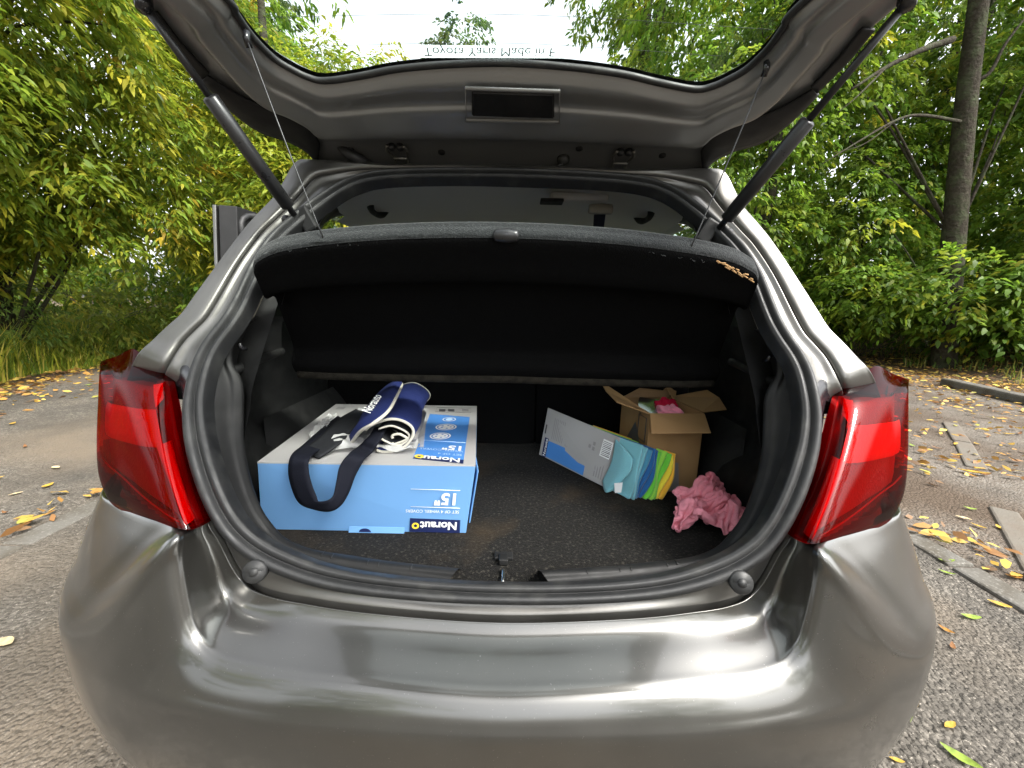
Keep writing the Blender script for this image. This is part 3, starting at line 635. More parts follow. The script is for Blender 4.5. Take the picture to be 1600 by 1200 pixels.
# ---- boot interior
ZF = .665
fl = []
for y, hwid in ((.205, .33), (.26, .43), (.34, .52), (.5, .6), (.7, .62), (.93, .63)):
    fl.append([np.array([x * hwid, y, ZF - (.012 if y < .22 else 0)]) for x in np.linspace(-1, 1, 33)])
loft('boot_floor', fl, M['carpet'], car, nr=40)
inner = []
for z in (ZF - .03, .74, .85, .95, 1.0, 1.16):
    xo = np.interp(z, [.62, .74, .85, 1.0], [.44, .475, .485, .47])
    inner.append([np.array([-xo, np.interp(z, [.63, .74, .85, 1.0, 1.16], [.25, .25, .27, .31, .42]), z]), np.array([-.56, .38, z]), np.array([-.625 + .05 * (z < .8), .5, z]), np.array([-.635 + .07 * (z < .8), .66, z]), np.array([-.63, .92, z])])
inner = np.array(inner)
for sx in (-1, 1):
    sl_ = loft('boot_side', inner if sx < 0 else mir(inner), M['plastic'], car, nr=24, nc=36)
    # shelf support ledge
    lg = [U(350, 586, .31), U(372, 576, .34), U(405, 562, .42), U(440, 549, .52)]
    tube('shelf_rest', [p if sx < 0 else mir(p) for p in lg], [.011, .010, .009, .009], M['plastic'], sl_, n=16)
    up_ = [[U(395, 497, .34), U(412, 495, .42), U(445, 494, .52)], [U(372, 520, .325), U(400, 512, .42), U(440, 510, .52)], [U(352, 580, .315), U(385, 571, .40), U(440, 550, .53)]]
    up_ = np.array(up_); loft('side_pocket', up_ if sx < 0 else mir(up_), M['plastic'], sl_, nr=10, nc=10)
    bt = [[U(407, 462, .375), U(420, 462, .45)], [U(384, 499, .345), U(425, 497, .47)]]
    bt = np.array(bt); loft('pillar_panel', bt if sx < 0 else mir(bt), M['beige'], sl_, nr=5, nc=5)
    hk = U(384, 545, .33); hk = hk if sx < 0 else mir(hk)
    tube('bag_hook', [hk, hk + np.array([0, -.012, .002]), hk + np.array([0, -.016, .012])], .004, M['gloss_black'], sl_, k=8)
    # wheel-arch bulge and cubby lid
    wa = MB(); 
    a = [[np.array([-.60, y, z]) for z in (ZF - .01, .72, .80, .86)] for y in (.52, .6, .75, .9)]
    for i, r in enumerate(a):
        for j, p in enumerate(r): p[0] += (.07, .065, .045, .0)[j] * (0, .85, 1, .95)[i]
    a = np.array(a); loft('wheel_arch_trim', a if sx < 0 else mir(a), M['plastic'], sl_, nr=16, nc=12)
mk = U(391, 584, .36)
slab('side_marker', [mk + np.array(v) for v in ((-.006, 0, -.016), (.003, -.004, -.012), (.006, -.004, .012), (.0, 0, .014))], .006, M['amber'], car, .002)
# rear seat backs, split unevenly
for x0, x1 in ((-.64, .098), (.104, .64)):
    r = []
    for z, y in ((ZF - .02, .905), (.8, .925), (.95, .95), (1.06, .97), (1.10, 1.0)):
        r.append([np.array([x, y + (.012 if abs(k - .5) > .46 else 0), z]) for k, x in zip(np.linspace(0, 1, 14), np.linspace(x0, x1, 14))])
    loft('seat_back', r, M['felt'], car, nr=18)
MB().box((.101, .975, .88), (.05, .01, .46)).build('seat_gap_backing', M['felt'], car)  # added dark strip, blocks light showing through the seat split
MB().box(G(787, 912, ZF - .02) , (.10, .03, .02)).build('striker_plate', M['plastic'], car, bevel=.003)
sp = G(786, 905, ZF - .01)
tube('striker', [sp + np.array([0, .012, -.005]), sp + np.array([0, .014, .008]), sp + np.array([0, .0, .012]), sp + np.array([0, -.02, .008]), sp + np.array([0, -.022, -.005])], .0032, M['chrome'], car, n=24)
lt = G(787, 872, ZF)
lo_ = MB(); lo_.box(lt + np.array([0, 0, .004]), (.036, .02, .008)); lo_.box(lt + np.array([0, -.012, .006]), (.018, .022, .012)); lo_.build('floor_latch', M['plastic'], car, bevel=.002)

# ---- cabin details under the roof
b0 = U(830, 307, .74); 
cb = MB(); cb.box(U(905, 309, .70) + np.array([0, .02, .0]), (.155, .07, .022)); cb.build('roof_console', M['liner'], car, bevel=.009)
cb = MB(); cb.box(U(862, 315, .69), (.06, .04, .008)); cb.build('console_slot', M['plastic'], car, bevel=.002)
hb_ = U(939, 327, .66)
tube('belt_housing', [hb_ + np.array([-.032, 0, 0]), hb_ + np.array([-.028, 0, 0]), hb_ + np.array([0, 0, .001]), hb_ + np.array([.026, 0, 0]), hb_ + np.array([.03, 0, 0])], [.004, .012, .013, .012, .004], M['beige'], car, k=14, n=18)
slab('seat_belt', [U(928, 335, .665), U(946, 335, .665), U(941, 375, .70), U(925, 375, .70)], .002, M['strap'], car, 0)
for sx in (-1, 1):
    h0 = U(588, 327, .86); h0 = h0 if sx < 0 else mir(h0)
    tube('grab_handle', [h0 + np.array([-.012 * sx, -.07, .02]), h0 + np.array([0, -.05, -.006]), h0 + np.array([.005 * sx, .0, -.012]), h0 + np.array([0, .05, -.006]), h0 + np.array([-.012 * sx, .07, .02])], [.012, .01, .008, .01, .012], M['plastic'], car, n=18)

# ---- rear door standing ajar
door = empty('rear_door'); door.parent = car
hinge = np.array([-.80, 1.70, 0]); dv = np.array([-.13 - .12, -.93, 0]); dv /= np.linalg.norm(dv)
top_r = U(341, 320, .80)
def DP(s, z):                                    # s metres back from the hinge, leaning in above the waist
    lean = 0; return hinge + dv * s + np.array([lean, 0, z])
sfr = .93
fx0 = top_r - DP(sfr, top_r[2]); 
def DQ(s, z): return DP(s, z) + fx0 * (s / sfr) * np.array([1, 1, 0])
zt = top_r[2]
outl = [DQ(.05, zt - .02), DQ(.6, zt + .0), DQ(sfr, zt), DQ(sfr + .02, 1.25), DQ(sfr + .03, 1.05), DQ(.9, .85), DQ(.68, .6), DQ(.62, .32), DQ(0, .32), DQ(0, 1.0)]
inn = [DQ(.08, zt - .07), DQ(.58, zt - .045), DQ(sfr - .09, zt - .045), DQ(sfr - .055, zt - .085), DQ(sfr - .045, 1.2), DQ(sfr - .04, 1.06), DQ(sfr - .1, 1.0), DQ(.5, .99), DQ(.2, .99), DQ(.07, 1.0)]
outl = np.array(outl); inn = np.array(inn); th = np.array([.045, .012, 0.])
def ringmesh(name, A, B, th, m):
    n = len(A); V = np.concatenate([A, B, A + th, B + th]); Fc = []
    for i in range(n):
        j = (i + 1) % n
        Fc += [(i, j, n + j, n + i), (2 * n + i, 3 * n + i, 3 * n + j, 2 * n + j), (i, 2 * n + i, 2 * n + j, j), (n + i, n + j, 3 * n + j, 3 * n + i)]
    o = mesh(name, V, Fc, m, door, False); mo = o.modifiers.new('bevel', 'BEVEL'); mo.width = .006; mo.segments = 2; return o
ringmesh('door_frame', outl, inn, th, M['plastic'])
tube('door_seal_strip', crs((outl * .55 + inn * .45) + th * 1.0, 60, True), .009, M['rubber'], door, k=8, closed=True)
slab('door_skin', (outl - th * .15), .012, M['paint'], door, 0) if False else ringmesh('door_skin', outl - th * .35, inn - th * .35, th * .2, M['paint'])
slab('door_window', inn + th * .3, .004, M['glass_side'], door, 0)

# ================================================================== PARCEL SHELF
shelf = empty('parcel_shelf')
tag(shelf, 'black felt parcel shelf tilted up under the open tailgate', 'parcel shelf')
RE = [(396, 420, .285), (403, 408, .28), (440, 392, .27), (520, 380, .262), (640, 372, .255), (790, 371, .252)]
FE = [(462, 574, .50), (470, 580, .505), (520, 583, .51), (600, 585, .515), (700, 587, .515), (790, 588, .515)]
def symx(P): P[-1][0] = 0; return np.array(P)
re = symx([U(*p) for p in RE]); fe = symx([U(*p) for p in FE])
sn = np.array([0, .70, .71]) 
pfS = [(0, .0), (.03, -.004), (.12, -.004), (.2, -.004), (.25, .002), (.30, .024), (.36, .028), (.6, .026), (.80, .024), (.86, .012), (.90, -.006), (.985, -.008), (1.0, .004)]
body = np.array([[r + (f - r) * t + sn * n for t, n in pfS] for r, f in zip(re, fe)])
bodyf = np.concatenate([body, mir(body[:-1])[::-1]])
bd = crs(crs(bodyf, 90).transpose(1, 0, 2), 60).transpose(1, 0, 2)
# two shallow moulded recesses in the underside
uu = np.linspace(-1, 1, 90)[:, None]; vv = np.linspace(0, 1, 60)[None]
rec = np.zeros((90, 60))
for cx in (-.38, .38): rec += .004 / (1 + np.exp((np.maximum(np.abs(uu - cx) / .24, np.abs(vv - .58) / .2) - 1) * 12))
bd = bd + rec[..., None] * sn
wob = RNG.normal(0, .0012, (90, 60)); bd[:, -1, 2] += wob[:, 0] * 2; bd[:, 0, 2] += wob[:, 1]
mesh('underside', bd.reshape(-1, 3), gridF(90, 60), M['felt'], shelf)
topb = np.concatenate([re, mir(re[:-1])[::-1]])
tlift = np.array([0, .012, .021])
edge = np.array([topb + np.array([0, 0, -.001]), topb + tlift * .3 + np.array([0, -.004, 0]), topb + tlift * .8 + np.array([0, -.003, 0]), topb + tlift * 1.1 + np.array([0, .008, 0]), topb * .75 + np.concatenate([fe, mir(fe[:-1])[::-1]]) * .25 + np.array([0, .02, .03]), np.concatenate([fe, mir(fe[:-1])[::-1]]) + np.array([0, .02, .02])])
edge = edge.transpose(1, 0, 2)
ed = crs(crs(edge, 120).transpose(1, 0, 2), 24).transpose(1, 0, 2); ed[:, 1:6, 2] += RNG.normal(0, .0007, (120, 5))
mesh('top_cover', ed.reshape(-1, 3), gridF(120, 24, flip=True), M['felt_top'], shelf)
kn = U(791, 368, .25)
tube('shelf_knob', [kn + np.array([-.021, 0, 0]), kn + np.array([-.017, 0, 0]), kn, kn + np.array([.017, 0, 0]), kn + np.array([.021, 0, 0])], [.003, .009, .0115, .009, .003], M['dark_metal'], shelf, k=14, n=16)
M['felt_lip'] = mat('felt_lip', (.022, .02, .016), .97, 0, .1, bump=[(400, .9, .003)], var=[(60, (.012, .011, .009), .45, .65)])
lipp = np.concatenate([fe[1:], mir(fe[1:-1])[::-1]]) + np.array([0, -.008, -.004])
tube('front_lip', lipp, .011, M['felt_lip'], shelf, n=60, k=10)
# frayed backing showing through at the worn corner
wk = MB()
for _ in range(26):
    t = random.random(); p = U(1120 + 52 * t + random.uniform(-2, 2), 408 + 26 * t + random.uniform(-3, 3), .268); q = p + np.array([random.uniform(.003, .010), 0, -random.uniform(0, .006)]); wk.tube([p, q], .0011, 4)
wk.build('frayed_edge', M['kraft'], shelf, True)
fb = MB()
for _ in range(60):
    t = random.random(); p = re[0] + 0; x = random.uniform(440, 1120); p = U(x, np.interp(x, [440, 520, 640, 790, 960, 1120], [393, 383, 376, 376, 386, 412]), .262); fb.tube([p, p + np.array([random.uniform(-.005, .005), -.001, random.uniform(-.004, .003)])], .0005, 3)
fb.build('loose_fibres', M['felt_top'], shelf, True)['kind'] = 'stuff'

# ================================================================== LUGGAGE
# ---- blue wheel-cover box
bx = empty('wheel_cover_box'); tag(bx, 'blue and grey carton printed upside down, with a tool roll lying on top', 'box')
f0, f1 = G(409, 827, ZF), G(728, 833, ZF)
t0, t1 = U(402, 723, f0[1] - .012), U(743, 728, f1[1] - .006)
zt_ = (t0[2] + t1[2]) / 2; t0[2] = zt_; t1[2] = zt_
b0_, b1_ = G(525, 632, zt_), G(745, 635, zt_)
down = lambda p, q: np.array([p[0], p[1], ZF + .001]) if q is None else q
fe_ = (t1 - t0) / np.linalg.norm(t1 - t0)
slab('front_panel', [t0, f0, f1, t1], .003, M['blue_card'], bx)
fn = np.cross(f0 - t0, f1 - t0); fn /= np.linalg.norm(fn); fn *= -1 if fn[1] > 0 else 1
# top panel made with the plastic window opening
def TP(px, py): return G(px, py, zt_ + .0015)
tq = [t0 + np.array([0, 0, .0015]), t1 + np.array([0, 0, .0015]), b1_ + np.array([0, 0, .0015]), b0_ + np.array([0, 0, .0015])]
wq = [TP(505, 700), TP(662, 700), TP(668, 640), TP(560, 640)]
V = [*tq, *wq]; V2 = [v - np.array([0, 0, .003]) for v in V]
topo = mesh('top_panel', V + V2, [(0, 1, 5, 4), (1, 2, 6, 5), (2, 3, 7, 6), (3, 0, 4, 7)] + [(8 + a, 8 + d, 8 + c, 8 + b) for a, b, c, d in [(0, 1, 5, 4), (1, 2, 6, 5), (2, 3, 7, 6), (3, 0, 4, 7)]] + [(i, 8 + i, 8 + (i + 1) % 4, (i + 1) % 4) for i in range(4)] + [(4 + i, 4 + (i + 1) % 4, 12 + (i + 1) % 4, 12 + i) for i in range(4)], M['grey_card'], bx, False)
slab('side_panel', [t1 + np.array([-.001, .004, 0]), f1 + np.array([-.004, .006, 0]), np.array([b1_[0], b1_[1], ZF + .001]), b1_], .003, M['blue_card'], bx)
slab('side_flap', [t1 + np.array([.005, .02, -.02]), f1 + np.array([.007, .02, .012]), np.array([b1_[0] + .006, b1_[1] - .2, ZF + .012]), np.array([b1_[0] + .004, b1_[1] - .2, zt_ - .012])], .003, M['navy_print'] if False else M['blue_card'], bx)
slab('side_panel', [b0_, np.array([b0_[0], b0_[1], ZF + .001]), f0 + np.array([0, .004, 0]), t0 + np.array([0, .004, 0])], .003, M['blue_card'], bx)
slab('back_panel', [b1_ - np.array([.003, 0, 0]), np.array([b1_[0] - .003, b1_[1], ZF]), np.array([b0_[0] + .003, b0_[1], ZF]), b0_ + np.array([.003, 0, 0])], .003, M['grey_card'], bx)
# notch and tab at the bottom of the front
tb = [f0 + (f1 - f0) * u + fn * .002 for u in (.43, .70)]
slab('bottom_tab', [tb[0] + np.array([0, 0, .012]), tb[0] + np.array([0, -.004, -.0]), tb[1] + np.array([0, -.004, 0]), tb[1] + np.array([0, 0, .012])], .0015, M['blue_card'], bx, 0)
nn = f0 + (f1 - f0) * .51 + fn * .006 + np.array([0, 0, .002]); ang = np.linspace(0, math.pi, 12)
xf = (f1 - f0) / np.linalg.norm(f1 - f0)
mesh('finger_notch', [nn + xf * .013 * math.cos(a) + np.array([0, 0, .009 * math.sin(a)]) for a in ang], [tuple(range(12))], M['navy_print'], bx, False)
# contents seen in the window: silvery wheel cover with dark spokes
wc = (wq[0] + wq[1] + wq[2] + wq[3]) / 4 - np.array([0, 0, .02])
wcm = [(0.0, .012), (.03, .012), (.05, .004), (.13, .0), (.155, .006), (.165, -.012)]
ang = np.arange(36) * 2 * math.pi / 36
wo = empty('wheel_cover'); tag(wo, 'dark and silver wheel cover showing through the carton window', 'wheel cover')
mesh('disc', [wc + np.array([r * math.cos(a), r * math.sin(a), z]) for r, z in wcm[1:] for a in ang], gridF(5, 36, False, True), M['black_cloth'], wo)
for k in range(7):
    a = k * 2 * math.pi / 7 + .2; d = np.array([math.cos(a), math.sin(a), 0]); e = np.array([-d[1], d[0], 0])
    slab('spoke', [wc + d * .04 - e * .012 + np.array([0, 0, .012]), wc + d * .155 - e * .022 + np.array([0, 0, .009]), wc + d * .155 + e * .022 + np.array([0, 0, .009]), wc + d * .04 + e * .012 + np.array([0, 0, .012])], .004, M['grey_paint_metal'] if k % 2 else M['dark_metal'], wo, .002)
# crinkled film over the window and spilling out at its front edge
def crinkle(name, quad, n, amp, m, parent, sc=25):
    Q = np.array(quad); A = np.zeros((n, n, 3)); ph = RNG.uniform(0, 6, 12)
    for i, u in enumerate(np.linspace(0, 1, n)):
        for j, v in enumerate(np.linspace(0, 1, n)):
            A[i, j] = (Q[0] * (1 - v) + Q[1] * v) * (1 - u) + (Q[3] * (1 - v) + Q[2] * v) * u
    z = np.zeros((n, n)); uu_, vv_ = np.meshgrid(np.linspace(0, 1, n), np.linspace(0, 1, n), indexing='ij')
    for k in range(12): a = ph[k]; f = sc * (.3 + .22 * k); t_ = f * (uu_ * math.cos(a) + vv_ * math.sin(a)) + ph[k] * 3 + 1.2 * np.sin(3 * uu_ * math.sin(a) + 4 * vv_); z += np.abs((t_ / math.pi) % 2 - 1) / (1 + .35 * k)
    z = z - z.min(); A[..., 2] += amp * z / z.max()
    o = mesh(name, A.reshape(-1, 3), gridF(n, n), m, parent); return o
crinkle('window_film', [wq[0] + np.array([0, 0, -.004]), wq[1] + np.array([0, 0, -.004]), wq[2] + np.array([0, 0, -.004]), wq[3] + np.array([0, 0, -.004])], 50, .012, M['film'], bx)
crinkle('torn_film', [TP(505, 708), TP(650, 712), TP(658, 668), TP(556, 676)], 70, .03, M['film'], bx, 18)
crinkle('torn_film', [TP(482, 688), TP(500, 690), TP(530, 655), TP(515, 652)], 50, .022, M['film'], bx, 18)
# printing on the lid: blue panel, icons, size, logo
def lidpt(u, v): return np.array(v) 
def printq(name, pts, m, par, lift): slab(name, [p + np.array([0, 0, lift]) for p in pts], .0003, m, par, 0)
lb = [TP(645, 717), TP(724, 723), TP(734, 652), TP(672, 647)]
printq('blue_panel', lb, M['blue_print'], bx, .0008)
printq('logo_panel', [TP(645, 717), TP(724, 725), TP(724.6, 719.5), TP(649, 712.5)], M['navy_print'], bx, .0014)
xu = TP(650, 712) - TP(724, 718.5); yu = TP(724, 718) - TP(728, 700); yu = -(TP(728, 700) - TP(724, 722))
xd = -(TP(724, 719) - TP(650, 713)); yd = TP(724, 724) - TP(728, 700)      # upside-down for the viewer
def lidtext(body, size, px, py, m, bold=0.): return text('lettering', body, size, TP(px, py) + np.array([0, 0, .0018]), xd, yd, m, bx, bold=bold)
lidtext('15"', .038, 725.5, 699, M['white_print'], .0012)
lidtext('SET OF 4', .014, 722, 711, M['pale_print']); lidtext('WHEEL COVERS', .014, 724, 705.5, M['pale_print'])
lidtext('Noraut', .031, 720, 717.5, M['white_print'], .0008)
for (cx, cy, r_) in ((688, 682, .026), (697, 668, .028), (702, 656, .019)):
    c = TP(cx, cy) + np.array([0, 0, .0016]); ng = 28; a_ = np.linspace(0, 2 * math.pi, ng, endpoint=False)
    mesh('icon', [c + np.array([r_ * math.cos(a), r_ * math.sin(a), 0]) for a in a_] + [c + np.array([r_ * .86 * math.cos(a), r_ * .86 * math.sin(a), 0]) for a in a_], [(i, (i + 1) % ng, ng + (i + 1) % ng, ng + i) for i in range(ng)], M['white_print'], bx, False)
    if r_ > .02:
        mesh('icon', [c + np.array([r_ * .74 * math.cos(a), r_ * .74 * math.sin(a), 0]) for a in a_], [tuple(range(ng))], M['white_print'], bx, False)
        for k in range(5):
            a = k * 1.257; cc = c + np.array([r_ * .45 * math.cos(a), r_ * .45 * math.sin(a), .0004])
            mesh('icon_hole', [cc + np.array([r_ * .12 * math.cos(b_), r_ * .12 * math.sin(b_), 0]) for b_ in a_[::4]], [tuple(range(7))], M['blue_print'], bx, False)
    else: mesh('icon', [c + np.array([r_ * .5 * math.cos(a), r_ * .7 * math.sin(a), 0]) for a in a_], [tuple(range(ng))], M['pale_print'], bx, False)
tube('panel_line', [TP(655, 688) + np.array([0, 0, .0012]), TP(727, 692.5) + np.array([0, 0, .0012])], .0007, M['pale_print'], bx, k=4)
tube('label_frame', [TP(x, y) + np.array([0, 0, .001]) for x, y in ((680, 644), (736, 645), (736, 638), (683, 637))], .0006, M['grey_print'], bx, k=4, closed=True)
for x0, x1 in ((686, 696), (700, 710), (722, 732)): printq('label_mark', [TP(x0, 643), TP(x1, 643.3), TP(x1, 639.5), TP(x0, 639.2)], M['dark_print'] if x0 < 720 else M['grey_print'], bx, .001)
printq('label_mark', [TP(524, 639.5), TP(537, 639.5), TP(541, 636), TP(529, 636)], M['grey_print'], bx, .001)
# printing on the front
def FP(px, py, l=.0016):
    d = ray(px, py); return CAM + d * (((t0 - CAM) @ fn) / (d @ fn)) + fn * l
FX = -(FP(715, 800) - FP(650, 798.5)); FY = FP(715, 830) - FP(718, 800)
slab('logo_panel', [FP(640, 830), FP(718.5, 832), FP(719.5, 812), FP(641, 809)], .0003, M['navy_print'], bx, 0)
def ftext(body, size, px, py, m, bold=0., name='lettering'): return text(name, body, size, FP(px, py, .0024), FX, FY, m, bx, bold=bold)
ftext('Noraut', .0262, 715, 815.5, M['white_print'], .0009)
def annulus(c, x, y, r0, r1, m, par, name='letter_ring', n=28):
    a_ = np.linspace(0, 2 * math.pi, n, endpoint=False)
    mesh(name, [c + x * r1 * math.cos(a) + y * r1 * math.sin(a) for a in a_] + [c + x * r0 * math.cos(a) + y * r0 * math.sin(a) for a in a_], [(i, (i + 1) % n, n + (i + 1) % n, n + i) for i in range(n)], m, par, False)
fxn = FX / np.linalg.norm(FX); fyn = FY / np.linalg.norm(FY)
annulus(FP(649.5, 820.5, .0024), fxn, fyn, .0036, .0079, M['yellow_print'], bx)
lc = TP(655, 714.3) + np.array([0, 0, .0022]); annulus(lc, xd / np.linalg.norm(xd), yd / np.linalg.norm(yd), .0045, .0105, M['yellow_print'], bx)
ftext('15"', .038, 718, 771, M['white_print'], .0012)
ftext('SET OF 4 WHEEL COVERS', .0099, 718, 797, M['white_print'])
for ya, yb in ((763.5, 766), (791, 793.5)): tube('panel_line', [FP(642, ya, .0014), FP(719, yb, .0014)], .0006, M['white_print'], bx, k=4)

# ---- tool roll with carrying strap
bag = empty('tool_roll'); tag(bag, 'rolled navy tool bag with white binding lying on the blue carton', 'tool bag')
A0 = U(600, 690, .47); 
zb = zt_ + .004
# main rolled body: axis from front (near) to back
pf_, pb_ = G(606, 680, zt_ + .042), G(641, 619, zt_ + .042)
axd = pb_ - pf_; axl = min(np.linalg.norm(axd), .4); axd /= np.linalg.norm(axd); perp = np.array([axd[1], -axd[0], 0]); perp /= np.linalg.norm(perp)
def rollpt(s, a, rx, rz, dx=0, dz=0): return pf_ + axd * s + perp * (rx * math.cos(a) + dx) + np.array([0, 0, rz * math.sin(a) + dz])
ra = []
for s in np.linspace(0, axl, 9):
    ra.append([rollpt(s, a, .05 + .004 * math.sin(3 * a + 20 * s), .037 + .003 * math.sin(2 * a + 14 * s), .004, 0) for a in np.linspace(-2.2, 2.75, 22)])
loft('bag_roll', ra, M['navy_cloth'], bag, nr=26, nc=44, thick=.005)
ri = [[rollpt(s, a, .027 + .010 * math.cos(2 * a) + .004 * a, .021 + .002 * a, .008, -.004) for a in np.linspace(-3.4, 2.4, 24)] for s in np.linspace(.006, axl - .02, 5)]
loft('inner_roll', ri, M['black_cloth'], bag, nr=8, nc=50, thick=.004)
tube('binding', [p - axd * .003 for p in ra[0]], .0032, M['white_trim'], bag, n=60, k=8)
tube('binding', [p - axd * .003 for p in ri[0]], .0024, M['white_trim'], bag, n=60, k=8)
tube('binding', [p + axd * .002 for p in ra[-1]], .0042, M['white_trim'], bag, n=60, k=8)
ri2 = [rollpt(.004, a, .016 + .004 * math.cos(3 * a), .013, .022, -.012) for a in np.linspace(-2.6, 2.9, 16)]
tube('binding', ri2, .003, M['white_trim'], bag, n=42, k=8)
cbm = rollpt(.012, 0, 0, 0, .052, -.012)
tube('tool_handle', [cbm, cbm + axd * .02, cbm + axd * .2], [.009, .011, .011], M['grey_label'], bag, k=14)
# outer flap: a second wing on the left, lettered
fl_ = []
FLT = [(547, 690), (560, 668), (585, 640), (612, 607), (626, 599)]     # left/lower edge and right/upper edge in the photo
LEd = [(546, 690, .01), (552, 680, .025), (560, 662, .04), (574, 636, .06), (600, 607, .085), (620, 599, .095)]
REd = [(549, 692, .012), (563, 674, .06), (584, 661, .085), (606, 643, .1), (619, 621, .108), (628, 601, .108)]
lw = [G(x, y, zt_ + z) for x, y, z in LEd]; rw = [G(x, y, zt_ + z) for x, y, z in REd]
for a, b in zip(lw, rw): fl_.append([a, a * .7 + b * .3 + np.array([0, 0, .012]), a * .35 + b * .65 + np.array([0, 0, .014]), b])
loft('bag_flap', fl_, M['navy_cloth'], bag, nr=26, nc=18, thick=.005)
tube('binding', rw + [rw[-1] + (lw[-1] - rw[-1]) * .5, lw[-1]], .0036, M['white_trim'], bag, n=50, k=8)
tube('binding', [lw[0], lw[0] * .5 + rw[0] * .5 + np.array([0, 0, .012]), rw[0]], .0036, M['white_trim'], bag, n=24, k=8)
ftx = [G(577, 646, zt_ + .09), G(598, 616, zt_ + .108)]
tdir = ftx[1] - ftx[0]
text('lettering', 'Norauto', .027, G(578, 646, zt_ + .092), tdir, np.cross(np.array([.35, -.5, .8]), tdir), M['white_print'], bag, bold=.0004)
# dark wing lying flat to the left
dk = [[G(470, 706, zt_ + .006), G(498, 716, zt_ + .006)], [G(500, 683, zt_ + .02), G(530, 694, zt_ + .02)], [G(530, 655, zt_ + .03), G(556, 668, zt_ + .03)], [G(556, 640, zt_ + .03), G(584, 650, zt_ + .03)]]
loft('bag_wing', dk, M['black_cloth'], bag, nr=20, nc=8, thick=.004)
# strap: from the wing over the box edge, hanging in a loop on the front and back up into the roll
def SPt(px, py, Y): return U(px, py, Y)
yf = t0[1] - .012
SC = [(540, 650, 0), (510, 678, 0), (487, 697, 0), (470, 712, 0)]
sl1 = [(G(a, b, zt_ + .012), G(c, d, zt_ + .012)) for a, b, c, d in ((528, 650, 556, 668), (500, 672, 530, 690), (474, 695, 502, 702))]
sl2 = [(SPt(455, 712, yf - .004), SPt(484, 716, yf - .010)), (SPt(451, 738, yf - .012), SPt(482, 736, yf - .024)), (SPt(457, 765, yf - .013), SPt(487, 758, yf - .034)), (SPt(468, 786, yf - .016), SPt(494, 776, yf - .044)),
       (SPt(488, 795, yf - .03), SPt(498, 784, yf - .052)), (SPt(514, 799, yf - .045), SPt(512, 782, yf - .056)), (SPt(532, 790, yf - .04), SPt(521, 774, yf - .052)), (SPt(545, 770, yf - .03), SPt(526, 752, yf - .044)), (SPt(556, 742, yf - .02), SPt(531, 728, yf - .032)), (SPt(570, 718, yf - .004), SPt(545, 709, yf - .014))]
sl3 = [(G(582, 706, zt_ + .02), G(560, 698, zt_ + .024)), (G(590, 694, zt_ + .035), G(570, 688, zt_ + .038)), (G(598, 682, zt_ + .045), G(578, 680, zt_ + .045)), (G(604, 668, zt_ + .045), G(585, 668, zt_ + .045))]
loft('strap', [list(p) for p in sl1 + sl2 + sl3], M['strap'], bag, nr=110, nc=5, thick=.0025)

# ---- pack of cleaning cloths in a card sleeve
pk = empty('cloth_pack'); tag(pk, 'pack of coloured cleaning cloths in a grey and blue card sleeve', 'cloth pack')
ka, kb_ = G(842, 710, ZF + .004), G(950, 764, ZF + .004)
ktl = U(856, 637, ka[1] + .035); ktr = U(969, 684, kb_[1] + .035)
slab('card_sleeve', [ktl, ka, kb_, ktr], .002, M['grey_card'], pk)
def KP(u, v, l=.0012):
    n = np.cross(kb_ - ka, ktl - ka); n /= np.linalg.norm(n); n *= -1 if n[1] > 0 else 1
    return (ka * (1 - u) + kb_ * u) * (1 - v) + (ktl * (1 - u) + ktr * u) * v + n * l
slab('blue_panel', [KP(.06, .03), KP(.68, .02), KP(.68, .38), KP(.12, .36)], .0003, M['blue_print'], pk, 0)
slab('logo_panel', [KP(.055, .01, .002), KP(.115, .0, .002), KP(.115, .40, .002), KP(.055, .40, .002)], .0003, M['navy_print'], pk, 0)
kx = KP(.1, .5) - KP(.1, 0); ky = -(KP(.3, .1) - KP(.1, .1))
text('lettering', 'Norauto', .016, KP(.107, .02, .0026), kx, ky, M['white_print'], pk, bold=.0003)
slab('hang_hole', [KP(.03, .47, .0016), KP(.05, .47, .0016), KP(.05, .66, .0016), KP(.03, .66, .0016)], .0003, M['dark_print'], pk, 0)
for k in range(7): slab('fine_print', [KP(.15 + .026 * k, .42, .0014), KP(.158 + .026 * k, .42, .0014), KP(.158 + .026 * k, .86, .0014), KP(.15 + .026 * k, .86, .0014)], .0002, M['grey_print'], pk, 0)
for k in range(4): slab('fine_print', [KP(.36 + .016 * k, .4, .0014), KP(.366 + .016 * k, .4, .0014), KP(.366 + .016 * k, .66, .0014), KP(.36 + .016 * k, .66, .0014)], .0002, M['grey_print'], pk, 0)
slab('bar_code', [KP(.82, .52, .0014), KP(.94, .52, .0014), KP(.95, .86, .0014), KP(.83, .86, .0014)], .0002, M['white_print'], pk, 0)
for k in range(9):
    v = .55 + .033 * k; slab('bar', [KP(.835, v, .002), KP(.935, v, .002), KP(.935, v + random.choice([.01, .018]), .002), KP(.835, v + .01, .002)], .0002, M['dark_print'], pk, 0)
for u, v in ((.67, .58), (.72, .66), (.72, .56)): slab('label_mark', [KP(u, v, .0014), KP(u + .03, v, .0014), KP(u + .03, v + .07, .0014), KP(u, v + .07, .0014)], .0002, M['grey_print'], pk, 0)
for k in range(4): slab('fine_print', [KP(.80 + .03 * k, .1, .0014), KP(.812 + .03 * k, .1, .0014), KP(.812 + .03 * k, .1 + random.uniform(.15, .3), .0014), KP(.80 + .03 * k, .32, .0014)], .0002, M['grey_print'], pk, 0)
